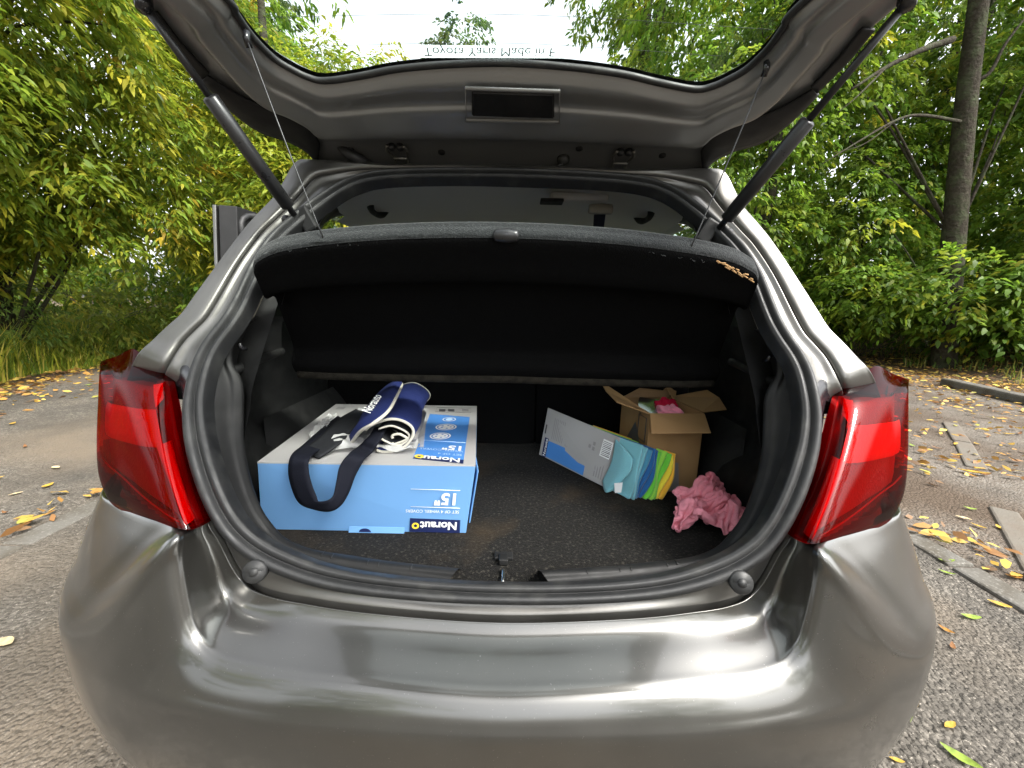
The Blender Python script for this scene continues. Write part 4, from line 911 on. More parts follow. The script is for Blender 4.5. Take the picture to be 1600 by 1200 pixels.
# cloths fanned out of the open end, front ones first
kd = (kb_ - ka) / np.linalg.norm(kb_ - ka); kn_ = np.cross(kb_ - ka, ktl - ka); kn_ /= np.linalg.norm(kn_); kn_ *= 1 if kn_[1] > 0 else -1
ku = (ktr - kb_); hk_ = np.linalg.norm(ku); ku /= hk_
colseq = ['aqua', 'aqua', 'teal', 'blue', 'blue', 'green', 'lime', 'green', 'yellow', 'orange']
for i, cn in enumerate(colseq):
    base = kn_ * (.004 + .0075 * i); ext = .075 + .006 * i; top_ = 1.0 - .02 * (i % 3); rows_ = []
    s0 = -.16 if i > 1 else -.02
    for s in np.linspace(s0, ext, 9):
        f = max(0, (s) / ext); rr = []
        for v in np.linspace(0, 1, 8):
            z = v * hk_ * top_ - (.0 if i > 1 else .02 * f * (1 - v)); wv_ = .003 * math.sin(9 * v + i) * f
            p = kb_ + kd * (s - .014 * f * (1 - v) ** 2 + .005 * math.sin(5 * v + i * 1.3) * f) + base + ku * max(z, 0) + kn_ * wv_
            p[2] = max(p[2], ZF + .002 + .0004 * i); rr.append(p)
        rows_.append(rr)
    loft('cleaning_cloth', rows_, M['mf_' + cn], pk, nr=24, nc=22, thick=.0042)
# loose folded corner of the front cloth with its white care tag
fc = [[KP(.97, .95, .004), KP(.985, .5, .006), KP(.94, .10, .006)], [KP(1.10, .86, .012), KP(1.12, .45, .018), KP(1.02, -.12, .014)], [KP(1.20, .74, .010), KP(1.22, .5, .02), KP(1.08, .02, .016)]]
fc = np.array(fc); fc[..., 2] = np.maximum(fc[..., 2], ZF + .004)
loft('cleaning_cloth', fc, M['mf_aqua'], pk, nr=22, nc=22, thick=.004)
slab('care_tag', [KP(1.11, .2, .024), KP(1.19, .28, .024), KP(1.2, .1, .024), KP(1.14, .04, .024)], .0008, M['white_print'], pk, 0)

# ---- cardboard box with torn flaps
cbx = empty('cardboard_box'); tag(cbx, 'small open brown cardboard box with torn flaps and a pink cloth inside', 'box')
g0, g1 = G(1004, 769, ZF), G(1086, 768, ZF)
H1 = U(1007, 646, g0[1])[2]; ht = H1 - ZF
kx_ = (g1 - g0); wlen = np.linalg.norm(kx_); kx_ /= wlen; kdn = np.array([-kx_[1], kx_[0], 0]); 
tl_ = U(968, 622, g0[1] + .17); dep_ = .18
g3 = np.array([U(966, 655, g0[1] + .17)[0] * .5 + (g0 + kdn * dep_)[0] * .5, g0[1] + dep_, ZF]); g2 = g3 + kx_ * wlen
Z = lambda p, h=ht: p + np.array([0, 0, h])
slab('front_wall', [g0, g1, Z(g1), Z(g0)], .0035, M['kraft'], cbx); slab('side_wall', [g3, g0, Z(g0), Z(g3)], .0035, M['kraft'], cbx)
slab('side_wall', [g1, g2, Z(g2), Z(g1)], .0035, M['kraft'], cbx); slab('back_wall', [g2, g3, Z(g3), Z(g2)], .0035, M['kraft'], cbx)
slab('base_panel', [g0 + np.array([0, 0, .004]), g3 + np.array([0, 0, .004]), g2 + np.array([0, 0, .004]), g1 + np.array([0, 0, .004])][::-1], .003, M['kraft_in'], cbx, 0)
slab('box_flap', [Z(g0), U(1018, 677, g0[1] - .06), U(1111, 676, g0[1] - .06), Z(g1)], .0035, M['kraft'], cbx)
slab('box_flap', [Z(g3), U(940, 596, g3[1] - .03), U(948, 610, g3[1] - .08), U(965, 628, g0[1] + .0), Z(g0)], .0035, M['kraft'], cbx)
slab('box_flap', [Z(g1), U(1098, 645, g1[1] + .03), U(1136, 641, g1[1] + .06), U(1124, 622, g1[1] + .1), U(1105, 610, g1[1] + .14), Z(g2)][::-1], .0035, M['kraft'], cbx)
slab('box_flap', [Z(g2), U(1052, 608, g2[1] + .01), U(1044, 603, g2[1] + .01), U(1036, 610, g2[1] + .01), U(1000, 606, g3[1] + .01), Z(g3)], .003, M['kraft_in'], cbx)
slab('torn_corner', [U(1045, 614, g2[1] - .04), U(1040, 604, g2[1] - .02), U(1056, 612, g2[1] - .02), U(1054, 628, g2[1] - .05)], .003, M['kraft'], cbx)
slab('grey_label', [g0 * .62 + g1 * .38 + np.array([0, -.002, .012]), g0 * .25 + g1 * .75 + np.array([0, -.002, .012]), g0 * .25 + g1 * .75 + np.array([0, -.002, .085]), g0 * .62 + g1 * .38 + np.array([0, -.002, .085])][::1] if False else [U(1037, 766, g0[1] - .002), U(1061, 767, g0[1] - .002), U(1060, 723, g0[1] - .002), U(1037, 723, g0[1] - .002)], .0004, M['grey_label'], cbx, 0)
sdn = np.cross(g0 - g3, np.array([0, 0, 1.])); sdn /= np.linalg.norm(sdn); sdn *= -1 if sdn[0] > 0 else 1
def SPQ(u, v): return g3 * (1 - u) + g0 * u + np.array([0, 0, ht * v]) + sdn * .0012
mesh('triangle_mark', [SPQ(.3, .5), SPQ(.85, .48), SPQ(.58, .8)], [(0, 1, 2)], M['dark_print'], cbx, False)
tube('square_mark', [SPQ(.68, .62), SPQ(.92, .62), SPQ(.92, .92), SPQ(.68, .92)], .0012, M['dark_print'], cbx, k=4, closed=True)
# contents
def blob(name, cpt, rx, ry, rz, m, label, cat, seed, fold=.25, n=42):
    r_ = np.random.default_rng(seed); V = []; ph = r_.uniform(0, 6, 8)
    for i in range(n):
        th_ = math.pi * i / (n - 1)
        for j in range(n):
            a = 2 * math.pi * j / n; d = np.array([math.sin(th_) * math.cos(a), math.sin(th_) * math.sin(a), math.cos(th_)])
            q = 1 + fold * (abs(math.sin(2.5 * a + 3 * d[2] + ph[0])) - .5) + fold * .6 * math.sin(7 * d[0] + 5 * d[2] + ph[1]) + fold * .4 * math.sin(13 * d[1] + 6 * d[0] + ph[2])
            V.append(np.array(cpt) + d * np.array([rx, ry, rz]) * q)
    return tag(mesh(name, V, gridF(n, n, False, True), m), label, cat)
cc = (g0 + g1 + g2 + g3) / 4
blob('folded_cloth', U(1046, 638, cc[1] - .03) - np.array([0, 0, .02]), .036, .04, .024, M['pink2'], 'bright pink cloth peeking out of the small cardboard box', 'cloth', 3)
blob('red_cloth', U(1042, 624, cc[1] + .02) - np.array([0, 0, .03]), .03, .03, .03, M['red_cloth'], 'dark red cloth tucked inside the small cardboard box', 'cloth', 5)
po_ = [[U(1000, 640, cc[1] - .05), U(1030, 643, cc[1] - .05)], [U(998, 622, cc[1]), U(1026, 630, cc[1])], [U(1000, 614, cc[1] + .05), U(1030, 618, cc[1] + .05)]]
tag(loft('plastic_pouch', np.array(po_) + np.array([0, 0, -.012]), M['pouch'], nr=12, nc=10), 'crumpled bluish clear plastic pouch inside the cardboard box', 'pouch')

# ---- crumpled pink cloth on the floor
# a square of cloth hung from one point and let down onto the floor, so that it falls into real folds
def sim_cloth(n=46, size=.225, frames=46):
    
    me=bpy.data.meshes.new('simcloth'); r=np.linspace(-.5,.5,n)
    V=[(x*size, y*size, .045+.016*math.sin(13*x+5*y)+.014*math.sin(15*y-7*x+1)+.007*math.sin(27*x+16*y)) for y in r for x in r]
    me.from_pydata(V,[],[(i*n+j,i*n+j+1,(i+1)*n+j+1,(i+1)*n+j) for i in range(n-1) for j in range(n-1)])
    o=bpy.data.objects.new('simcloth',me); S.collection.objects.link(o)
    g=o.vertex_groups.new(name='pin'); c=[i for i,v in enumerate(V) if math.hypot(v[0],v[1]-.055)<.011]; g.add(c,1,'REPLACE')
    hk=bpy.data.objects.new('hook',None); S.collection.objects.link(hk); hk.location=(.0,.055,.045)
    m=o.modifiers.new('hook','HOOK'); m.object=hk; m.vertex_group='pin'
    bpy.context.view_layer.update(); m.matrix_inverse=hk.matrix_world.inverted()@o.matrix_world
    for f,loc in ((1,(.0,.055,.045)),(8,(.0,.055,.045)),(30,(.0,.06,.135)),(46,(-.004,.05,.125))):
        hk.location=loc; hk.keyframe_insert('location',frame=f)
    cm=o.modifiers.new('cloth','CLOTH'); st=cm.settings; st.quality=6; st.mass=.12; st.tension_stiffness=12; st.compression_stiffness=12; st.shear_stiffness=4; st.bending_stiffness=.03; st.air_damping=2; st.vertex_group_mass='pin'
    cc=cm.collision_settings; cc.use_self_collision=True; cc.self_distance_min=.004; cc.distance_min=.004; cc.collision_quality=3
    fl=bpy.data.meshes.new('simfloor'); fl.from_pydata([(-1,-1,0),(1,-1,0),(1,1,0),(-1,1,0)],[],[(0,1,2,3)]); fo=bpy.data.objects.new('simfloor',fl); S.collection.objects.link(fo)
    fo.modifiers.new('col','COLLISION'); fo.collision.cloth_friction=20
    S.frame_start=1; S.frame_end=frames
    for f in range(1,frames+1): S.frame_set(f)
    dg=bpy.context.evaluated_depsgraph_get(); ev=o.evaluated_get(dg).to_mesh(); co=np.empty(len(ev.vertices)*3); ev.vertices.foreach_get('co',co); co=co.reshape(-1,3)
    faces=[tuple(p.vertices) for p in me.polygons]
    for x in (o,fo,hk): bpy.data.objects.remove(x)
    S.frame_set(1)
    return co, faces
co, fcs = sim_cloth()
co = (co - np.array([(co[:, 0].min() + co[:, 0].max()) / 2, (co[:, 1].min() + co[:, 1].max()) / 2, co[:, 2].min()])) * np.array([1.04, 1.14, 1.1])
ra_ = math.radians(12); Rz = np.array([[math.cos(ra_), -math.sin(ra_), 0], [math.sin(ra_), math.cos(ra_), 0], [0, 0, 1]])
pc = mesh('crumpled_cloth', co @ Rz.T + G(1096, 812, ZF + .003), fcs, M['pink'])
mo = pc.modifiers.new('soft', 'SUBSURF'); mo.levels = mo.render_levels = 2
mo = pc.modifiers.new('thick', 'SOLIDIFY'); mo.thickness = .002; mo.offset = 1
tag(pc, 'dusty pink crumpled microfibre cloth on the boot carpet', 'cloth')

# ================================================================== VEGETATION
def leaves(name, P, D, L, W, tint, m, parent=None, droop=.25):
    """P positions, D unit directions along each leaf, L length, W width, tint rgb."""
    n = len(P); up_ = np.array([0, 0, 1.]); side = np.cross(D, up_ + RNG.normal(0, .5, (n, 3))); side /= np.linalg.norm(side, axis=1)[:, None] + 1e-9
    nr_ = np.cross(side, D); L = L[:, None]; W = W[:, None]; dz = np.array([0, 0, -1.])
    V = np.empty((n, 6, 3))
    V[:, 0] = P; V[:, 1] = P + D * L * .36 + side * W * .5 + nr_ * W * .12; V[:, 2] = P + D * L * .36 - side * W * .5 + nr_ * W * .12
    V[:, 3] = P + D * L * .76 + side * W * .33 + dz * L * droop * .4; V[:, 4] = P + D * L * .76 - side * W * .33 + dz * L * droop * .4; V[:, 5] = P + D * L + dz * L * droop
    return bulk(name, V.reshape(-1, 3), (np.arange(n)[:, None] * 6 + np.array([0, 2, 1, 1, 2, 4, 1, 4, 3, 3, 4, 5])[None]).reshape(-1, 3), np.repeat(tint, 6, 0), m, parent)
def bulk(name, V, T3, tint, m, parent=None):
    me = bpy.data.meshes.new(name); me.vertices.add(len(V)); me.vertices.foreach_set('co', V.astype(np.float32).ravel())
    me.loops.add(T3.size); me.loops.foreach_set('vertex_index', T3.astype(np.int32).ravel()); me.polygons.add(len(T3)); me.polygons.foreach_set('loop_start', np.arange(0, T3.size, 3, dtype=np.int32))
    at = me.attributes.new('tint', 'FLOAT_COLOR', 'POINT'); at.data.foreach_set('color', np.concatenate([tint, np.ones((len(V), 1))], 1).astype(np.float32).ravel())
    me.update(); me.materials.append(m); return link(bpy.data.objects.new(name, me), parent)
def palette(n, stops, wts, jit=.25):
    s = np.array(stops); i = RNG.choice(len(s), n, p=np.array(wts) / sum(wts)); c = s[i] * RNG.uniform(1 - jit, 1 + jit, (n, 1)); return np.clip(c, 0, 1)
PAL_L = ([(0.156, 0.244, 0.024), (0.265, 0.319, 0.028), (0.374, 0.370, 0.033), (0.484, 0.420, 0.039), (0.078, 0.134, 0.020), (0.468, 0.277, 0.033)], [5, 5, 2.6, 1.0, 2.8, .3])
PAL_R = ([(.14, .25, .024), (.08, .16, .018), (.22, .32, .032), (.32, .37, .035), (.48, .42, .035), (.05, .09, .014)], [5, 4, 3.5, 1.5, .5, 2])
PAL_F = ([(.07, .12, .03), (.1, .16, .04), (.05, .085, .03), (.17, .19, .04)], [4, 3, 3, 1])
PAL_O = ([(.42, .28, .03), (.3, .26, .03), (.45, .2, .025), (.2, .2, .02)], [4, 3, 2, 2])
def crown(name, blobs, pal, L, W, parent, spray=.38, per=26, droop=.3, nsc=1., fine=0):
    Ps, Ds, Ts, Ls = [], [], [], []
    for c, r, n in blobs:
        c = np.array(c, float); r = np.array(r, float); k = max(3, int(n * nsc / per))
        d = RNG.normal(size=(k, 3)); d /= np.linalg.norm(d, axis=1)[:, None]; rad = RNG.uniform(.25, 1, (k, 1)) ** .45
        # uneven outline
        ph = RNG.uniform(0, 6, 3); rad = rad * (1 + .18 * np.sin(4 * d[:, :1] + ph[0]) + .14 * np.sin(7 * d[:, 1:2] + 5 * d[:, 2:] + ph[1]))
        tipd = d * np.array([1, 1, .35]) + RNG.normal(0, .35, (k, 3)); tipd[:, 2] -= .25; tipd /= np.linalg.norm(tipd, axis=1)[:, None]
        C = c + d * rad * r; tw = palette(k, *pal, jit=.2)
        t = RNG.uniform(0, 1, (k, per)); tl = spray * RNG.uniform(.6, 1.3, (k, 1)); sd = np.cross(tipd, np.array([0, 0, 1.])); sd /= np.linalg.norm(sd, axis=1)[:, None] + 1e-9
        lat = RNG.choice([-1, 1], (k, per)) * RNG.uniform(.02, .5, (k, per)) * tl
        p = C[:, None] + tipd[:, None] * (t * tl)[..., None] + sd[:, None] * lat[..., None] + np.array([0, 0, -1.]) * ((t ** 2) * tl * .35 + np.abs(lat) * .3)[..., None] + RNG.normal(0, .035, (k, per, 3)) * (spray / .38)
        dd_ = tipd[:, None] * .7 + sd[:, None] * np.sign(lat)[..., None] * .8 + np.array([0, 0, -.25]) + RNG.normal(0, .3, (k, per, 3)); dd_ /= np.linalg.norm(dd_, axis=2)[..., None]
        tt = np.repeat(tw[:, None], per, 1) * .6 + palette(k * per, *pal).reshape(k, per, 3) * .4
        Ps.append(p.reshape(-1, 3)); Ds.append(dd_.reshape(-1, 3)); Ts.append(tt.reshape(-1, 3))
    P, D, Tn = np.concatenate(Ps), np.concatenate(Ds), np.concatenate(Ts); n = len(P); Ln = L * RNG.uniform(.6, 1.2, n)
    keep = P[:, 2] > hgt(P[:, 0], P[:, 1]) + .05
    near = np.linalg.norm(P - CAM, axis=1) > 2.4
    keep &= near & ~((np.abs(P[:, 0]) < 1.6) & (P[:, 1] > -1) & (P[:, 1] < 5) & (P[:, 2] < 2.6))
    return leaves(name, P[keep], D[keep], Ln[keep], (Ln * W / L * RNG.uniform(.8, 1.2, n))[keep], Tn[keep], M['leaf'], parent, droop)
def tree(label, cat, base, h, r, lean, blobs, pal, L, W, limbs=(), name='tree', group=None, **kw):
    b = np.array([base[0], base[1], float(hgt(base[0], base[1])) - .1]); o = empty(name); tag(o, label, cat, group)
    mb = MB(); tp = b + np.array([lean[0], lean[1], h]); k1 = RNG.normal(0, .012 * h, (2, 3)) * np.array([1, 1, 0])
    path = crs(np.array([b, b + (tp - b) * .05, b + (tp - b) * .35 + k1[0], b + (tp - b) * .68 + k1[1], tp]), 22); rad = np.interp(np.linspace(0, 1, 22), [0, .06, .4, 1], [r * 1.5, r * 1.02, r * .85, r * .25])
    mb.tube(path, rad, 12)
    for c, rr, n in blobs:
        c = np.array(c); z0 = min(max(c[2] - .25 * np.linalg.norm(c[:2] - b[:2]) - .5, b[2] + .4), tp[2] * .93); i = int(np.clip((z0 - b[2]) / h * 21, 0, 20)); s = path[i]
        for q in range(3):
            e = c + RNG.normal(0, .45, 3) * np.array(rr); m_ = (s + e) / 2 + RNG.normal(0, .1, 3) * np.linalg.norm(e - s) * .5 + np.array([0, 0, .08 * np.linalg.norm(e - s)])
            pp = crs(np.array([s, m_, e]), 9); mb.tube(pp, np.linspace(min(r * .25, .032), .005, 9), 6)
    for pts, r0, r1 in limbs: pp = crs(np.array(pts), 14); mb.tube(pp, np.linspace(r0, r1, 14), 8)
    mb.build('trunk', M['bark'], o, True)
    crown('crown', blobs, pal, L, W, o, **kw)
    return o
def at(px, py, Y): return U(px, py, Y)
# --- wood on the left: overhanging chestnuts with long yellow-green leaves
def shift(x, y, z): return (x, y, z)
tree('chestnut tree with long yellow-green leaves behind the open rear door', 'tree', (-4.6, 7.6), 8, .13, (.3, -.3),
     [((-3.8, 6.8, 2.7), (1.3, 1.0, 1.0), 4600), ((-4.3, 7.0, 4.2), (1.5, 1.2, 1.2), 5200), ((-3.2, 7.6, 4.6), (1.2, 1.2, 1.0), 2600), ((-5.2, 7.2, 2.2), (1.1, .8, .8), 2400), ((-5.8, 7.4, 6.3), (1.3, 1.4, 1.0), 3000)], PAL_L, .115, .037, nsc=2.6, per=34)
tree('spreading chestnut tree whose drooping boughs reach over the asphalt beside the grass verge', 'tree', (-7.6, 5.4), 9, .16, (.5, -.3),
     [((-6.5, 4.9, 2.7), (1.5, 1.1, .9), 5600), ((-5.9, 4.4, 4.3), (1.6, 1.2, 1.3), 6200), ((-7.4, 5.0, 2.2), (1.2, 1.0, .7), 3000), ((-5.6, 5.6, 5.9), (1.6, 1.3, 1.1), 3600), ((-5.6, 5.6, 3.3), (1.1, 1.0, 1.1), 3000)], PAL_L, .115, .037, nsc=2.6, per=34)
tree('large-leaved chestnut bough overhanging the roadside kerb', 'tree', (-7.9, 2.6), 7, .15, (.8, 0),
     [((-6.0, 2.6, 3.4), (1.4, 1.3, 1.1), 5200), ((-7.0, 3.0, 2.6), (1.1, 1.2, .8), 3000), ((-5.6, 3.2, 4.9), (1.5, 1.3, 1.1), 4200)], PAL_L, .12, .039, nsc=2.6, per=34)
tree('slender dark-stemmed tree in the shade deeper in the wood', 'tree', (-7.2, 9.6), 11, .17, (.2, .2), [((-7.0, 9.2, 3.2), (1.8, 1.4, 1.8), 4200), ((-6.6, 9.2, 6.5), (2.2, 1.8, 1.8), 5200), ((-6.0, 9.6, 9.3), (2.2, 2, 1.5), 3600)], PAL_R, .17, .06)
tree('tall thin tree with sparse crown against the white sky', 'tree', (-7.9, 11.5), 14, .17, (.6, .2), [((-7.6, 11.2, 5.8), (1.5, 1.6, 1.8), 2400), ((-7.5, 11.6, 9.0), (1.4, 1.6, 1.7), 1800), ((-7.5, 11.8, 12.4), (1.4, 1.6, 1.9), 1500), ((-6.6, 11.2, 2.8), (1.4, 1.2, 1.3), 3000)], PAL_F, .15, .06)
tree('small tree with orange autumn leaves beside the raised tailgate', 'tree', (-3.2, 8.9), 5, .08, (.1, 0), [((-3.0, 8.4, 3.4), (1.0, .9, .9), 3000), ((-3.3, 8.5, 2.2), (1.0, .9, .9), 2200)], PAL_O, .13, .055)
tree('distant rounded treetop showing through the tailgate glass above the lettering', 'tree', (-3.4, 27), 16, .3, (0, 0), [((-3.4, 27, 15.4), (2.5, 2.5, 2.4), 3400), ((-4.6, 27, 12.8), (1.9, 2, 1.8), 1800), ((-2.0, 27, 12.8), (1.9, 2, 1.8), 1800), ((-3.4, 27, 10), (3, 3, 2.5), 2200)], PAL_F, .26, .13, spray=.7)
tree('low distant yellowish tree beyond the tailgate glass', 'tree', (-9.5, 24), 11, .25, (0, 0), [((-9.8, 24, 11.2), (2.6, 2.2, 2.2), 3600), ((-12.2, 24, 10.6), (2.2, 2, 2), 2400), ((-9.5, 24, 7), (3, 3, 2.5), 2600)], PAL_L, .3, .14, spray=.7)
tree('tall pale tree standing far behind the chestnuts', 'tree', (-11.0, 19), 17, .3, (0, 0), [((-12.0, 19, 14.6), (2.2, 2.4, 3.0), 3000), ((-12.2, 19, 10.5), (2.6, 2.4, 2.6), 3600), ((-12.5, 19, 6), (3, 3, 3), 3000)], PAL_F, .26, .13, spray=.6)
# --- wood on the right
tr_b = (9.1, 7.75)
tree('big mossy trunk tree with crooked bare branches beside the leaf-covered verge', 'tree', tr_b, 14, .21, (-2.1, .4),
     [((7.80, 9.22, 3.12), (1.56, 1.17, 1.20), 3900), ((12.48, 8.96, 3.60), (1.82, 1.30, 1.44), 4680), ((11.18, 9.48, 6.72), (2.47, 1.30, 1.56), 5460), ((6.76, 9.48, 7.08), (2.08, 1.43, 1.44), 4680), ((10.66, 8.96, 9.96), (3.12, 2.60, 1.92), 5460)], PAL_R, .13, .06, per=32, nsc=1.3,
     limbs=[([at(1488, 62, 7.80), at(1440, 78, 7.54), at(1385, 105, 7.41), at(1330, 140, 7.28)], .06, .02), ([at(1500, 190, 7.80), at(1440, 180, 7.41), at(1400, 188, 7.28), at(1340, 222, 7.02), at(1285, 256, 6.89)], .032, .008), ([at(1400, 188, 7.28), at(1350, 225, 7.15), at(1300, 240, 7.02)], .014, .005),
            ([at(1510, 130, 7.93), at(1545, 115, 7.80), at(1570, 70, 7.80), at(1600, 30, 7.80)], .04, .015), ([at(1385, 105, 7.41), at(1340, 150, 7.15), at(1310, 175, 7.15)], .02, .006)])
tree('leaning pale trunk tree glimpsed under the raised tailgate', 'tree', (5.6, 9.6), 12, .19, (.4, .2), [((5.4, 9.2, 3.0), (1.5, 1.2, 1.2), 3600), ((4.9, 8.8, 5.0), (1.7, 1.3, 1.4), 4200), ((6.4, 9.2, 6.4), (2, 1.5, 1.6), 4200), ((4.4, 9.4, 8.0), (2, 1.7, 1.6), 4200), ((3.9, 9.0, 10.4), (1.9, 1.7, 1.6), 3000)], PAL_R, .15, .065)
tree('bright green maple growing between the two trunks on the verge', 'tree', (9.4, 10.8), 8.5, .09, (-.3, 0), [((8.97, 10.00, 2.64), (1.82, 1.30, 1.32), 5460), ((8.19, 10.13, 4.56), (1.95, 1.43, 1.44), 5460), ((10.14, 10.26, 5.76), (2.08, 1.56, 1.56), 4680)], PAL_R, .13, .065, per=32, nsc=1.3)
tree('tree with fresh yellow-green crown filling the glass behind the heater wires', 'tree', (3.6, 12.5), 15, .22, (.3, 0), [((3.2, 12.0, 6.0), (1.9, 1.5, 1.6), 3600), ((4.6, 12, 8.4), (2.2, 1.8, 1.9), 4200), ((3.0, 12.4, 10.6), (2.0, 1.8, 1.8), 3600), ((5.4, 12, 12), (2.4, 2, 2), 3600), ((2.6, 12, 3.6), (1.5, 1.3, 1.4), 2600)], ([(.09, .17, .02), (.16, .24, .025), (.26, .3, .03), (.06, .11, .015)], [3, 4, 3, 2]), .16, .065)
tree('dim forest tree deep behind the verge', 'tree', (13.2, 13.1), 13, .22, (0, 0), [((12.25, 12.35, 2.86), (2.50, 1.75, 1.76), 5460), ((12.50, 12.10, 5.94), (2.75, 2.00, 1.98), 5460), ((12.00, 12.10, 9.24), (3.00, 2.25, 1.98), 4680)], PAL_R, .17, .08)
tree('forest tree with broad dark crown over the parking beam', 'tree', (14.0, 8.6), 13, .24, (-.3, 0), [((12.50, 8.10, 2.86), (2.00, 1.88, 1.54), 4680), ((12.50, 7.85, 5.50), (2.38, 2.00, 1.87), 5460), ((12.00, 7.85, 8.80), (2.75, 2.25, 1.98), 4680)], PAL_R, .17, .08)
# --- undergrowth
def bush(label, base, blobs, pal, L, W, group=None, nst=9, **kw):
    o = empty('bush'); tag(o, label, 'bush', group); mb = MB(); b = np.array([base[0], base[1], float(hgt(*base)) - .03])
    for _ in range(nst):
        c, r, n = random.choice(blobs); e = np.array(c) + RNG.normal(0, .4, 3) * np.array(r); s = b + np.array([random.uniform(-.2, .2), random.uniform(-.2, .2), 0]); mb.tube(crs(np.array([s, (s + e) / 2 + np.array([0, 0, .15]), e]), 8), np.linspace(.014, .004, 8), 5)
    mb.build('stems', M['twig'], o, True); crown('foliage', blobs, pal, L, W, o, **kw); return o
bush('broad-leaved green shrub arching over the leaf litter beside the verge', (11.0, 7.0), [((10.95, 7.10, 1.38), (1.65, 1.20, 0.84), 3840), ((9.90, 7.56, 1.20), (1.35, 1.05, 0.66), 2400), ((12.30, 6.65, 2.04), (1.35, 1.35, 0.96), 2560)], PAL_R, .15, .07, droop=.2)
bush('low green shrub spreading below the mossy trunk', (8.9, 9.7), [((8.84, 9.46, 1.50), (1.74, 1.16, 0.90), 4160), ((7.68, 10.19, 1.38), (1.45, 1.16, 0.72), 2880), ((10.01, 9.46, 1.80), (1.59, 1.16, 0.72), 3200), ((8.9, 7.2, 1.75), (1.3, .8, .6), 2800), ((10.2, 6.8, 1.9), (1.1, .8, .7), 2400), ((7.8, 8.2, 1.65), (1.1, .8, .55), 2200)], PAL_R, .14, .065, droop=.2)
bush('leafy shrub with yellowing leaves next to the rear pillar', (6.4, 11.3), [((6.16, 11.08, 1.26), (1.54, 1.12, 0.80), 3300), ((5.04, 11.64, 1.49), (1.40, 1.12, 0.92), 3000), ((6.72, 11.08, 2.30), (1.68, 1.12, 0.92), 3300)], ([(.07, .15, .018), (.13, .21, .025), (.34, .3, .03), (.04, .08, .012), (.42, .27, .03)], [4, 3, 2, 2, 1]), .13, .06, droop=.2)
bush('dense hedge-like shrub in front of the car beyond the roof', (1.6, 11.5), [((1.6, 11.5, 1.8), (1.8, 1, 1.6), 3000), ((0, 12, 1.8), (1.8, 1, 1.5), 3000), ((-1.8, 12, 1.8), (1.6, 1, 1.5), 3000), ((3.4, 10.6, 1.8), (1.4, 1, 1.5), 2600)], PAL_R, .15, .07)
bush('shady shrub under the chestnut boughs by the open door', (-4.9, 7.0), [((-4.8, 6.9, .9), (1.0, .7, .7), 2400), ((-3.9, 7.4, 1.0), (.8, .7, .7), 1800)], PAL_R, .11, .05)
bush('tall weedy thicket at the foot of the chestnuts', (-8.2, 6.6), [((-8.0, 6.4, .8), (1.3, .9, .8), 2600), ((-9.6, 7.4, 1.0), (1.4, 1, .9), 2400), ((-6.9, 7.0, .8), (1.0, .8, .7), 2200)], ([(.16, .22, .03), (.26, .29, .04), (.09, .15, .02), (.36, .33, .05)], [3, 3, 3, 1]), .11, .04)
bush('shadowy thicket filling the gap between the chestnut stems', (-10.5, 9.8), [((-10.5, 9.8, 1.2), (2.2, 1.2, 1.2), 2600), ((-7.6, 10.6, 1.4), (2.0, 1.2, 1.3), 2600), ((-12.6, 8.2, 1.2), (1.8, 1.6, 1.2), 2200), ((-9.2, 9.6, 2.4), (2.2, 1.2, 1.2), 3000), ((-6.2, 9.6, 1.9), (1.5, 1, 1.2), 2600), ((-13.5, 10.5, 2.6), (2.5, 1.6, 1.6), 2600)], PAL_R, .15, .06)
bush('feathery acacia-like shrub growing above the roadside grass', (-6.9, 4.6), [((-7.4, 4.9, .9), (1.0, .8, .6), 2600), ((-7.6, 3.6, .9), (.8, .8, .6), 1800)], ([(.12, .2, .04), (.2, .27, .05), (.08, .14, .03)], [3, 2, 2]), .07, .026, spray=.3, per=34)
for i, (x, y, lab) in enumerate(((-15, 13, 'forest tree far behind the roadside grass'), (-11, 15, 'leafy forest tree between the chestnut stems'), (-19, 8, 'forest tree closing the wood past the roadside verge'), (-6.5, 17, 'forest tree beyond the open rear door'), (13.5, 13, 'forest tree far behind the mossy trunk'), (9, 16, 'forest tree between the pale and the mossy trunk'), (16, 8, 'forest tree deep in the shade past the parking beam'), (5.5, 18, 'forest tree far behind the maple'), (18, 14, 'forest tree at the far end of the verge'), (12.5, 19, 'forest tree in the depth behind the maple'), (19, 9, 'forest tree beyond the concrete beam'))):
    L_ = x < 0; top_h = 0 if L_ else 1
    bl_ = [((x, y, 1.6), (2.6, 1.8, 1.6), 2600), ((x + .6, y, 4.4), (2.8, 2, 1.9), 2600), ((x - .4, y, 7.4), (2.6, 2, 1.9), 2200)] + ([((x, y, 10.4), (2.4, 2, 1.9), 2000), ((x, y, 13.2), (2.2, 2, 1.9), 1800)] if top_h else [])
    tree(lab, 'tree', (x, y), 9 + 5 * top_h, .17, (0, 0), bl_, PAL_L if L_ else PAL_R, .26, .12, spray=.6)
# --- unseen trees added behind the camera to darken reflections in the paint
for i, (x, y) in enumerate(((-10.5, -6), (-6, -12.5), (8, -15), (14, -9))):
    tree(['tree with yellowing crown at the near roadside', 'broad tree closing off the end of the road', 'dark broad tree at the end of the road beside the verge', 'tall tree rising from the near verge'][i], 'tree', (x, y), 10.5, .2, (0, 0), [((x, y, 2.6), (3, 2.4, 2.2), 2600), ((x + .5, y, 6.2), (3.1, 2.6, 2.3), 2600), ((x - .3, y, 9.6), (2.7, 2.6, 2.2), 2200)], PAL_R if i > 1 else PAL_L, .3, .15, spray=.7)
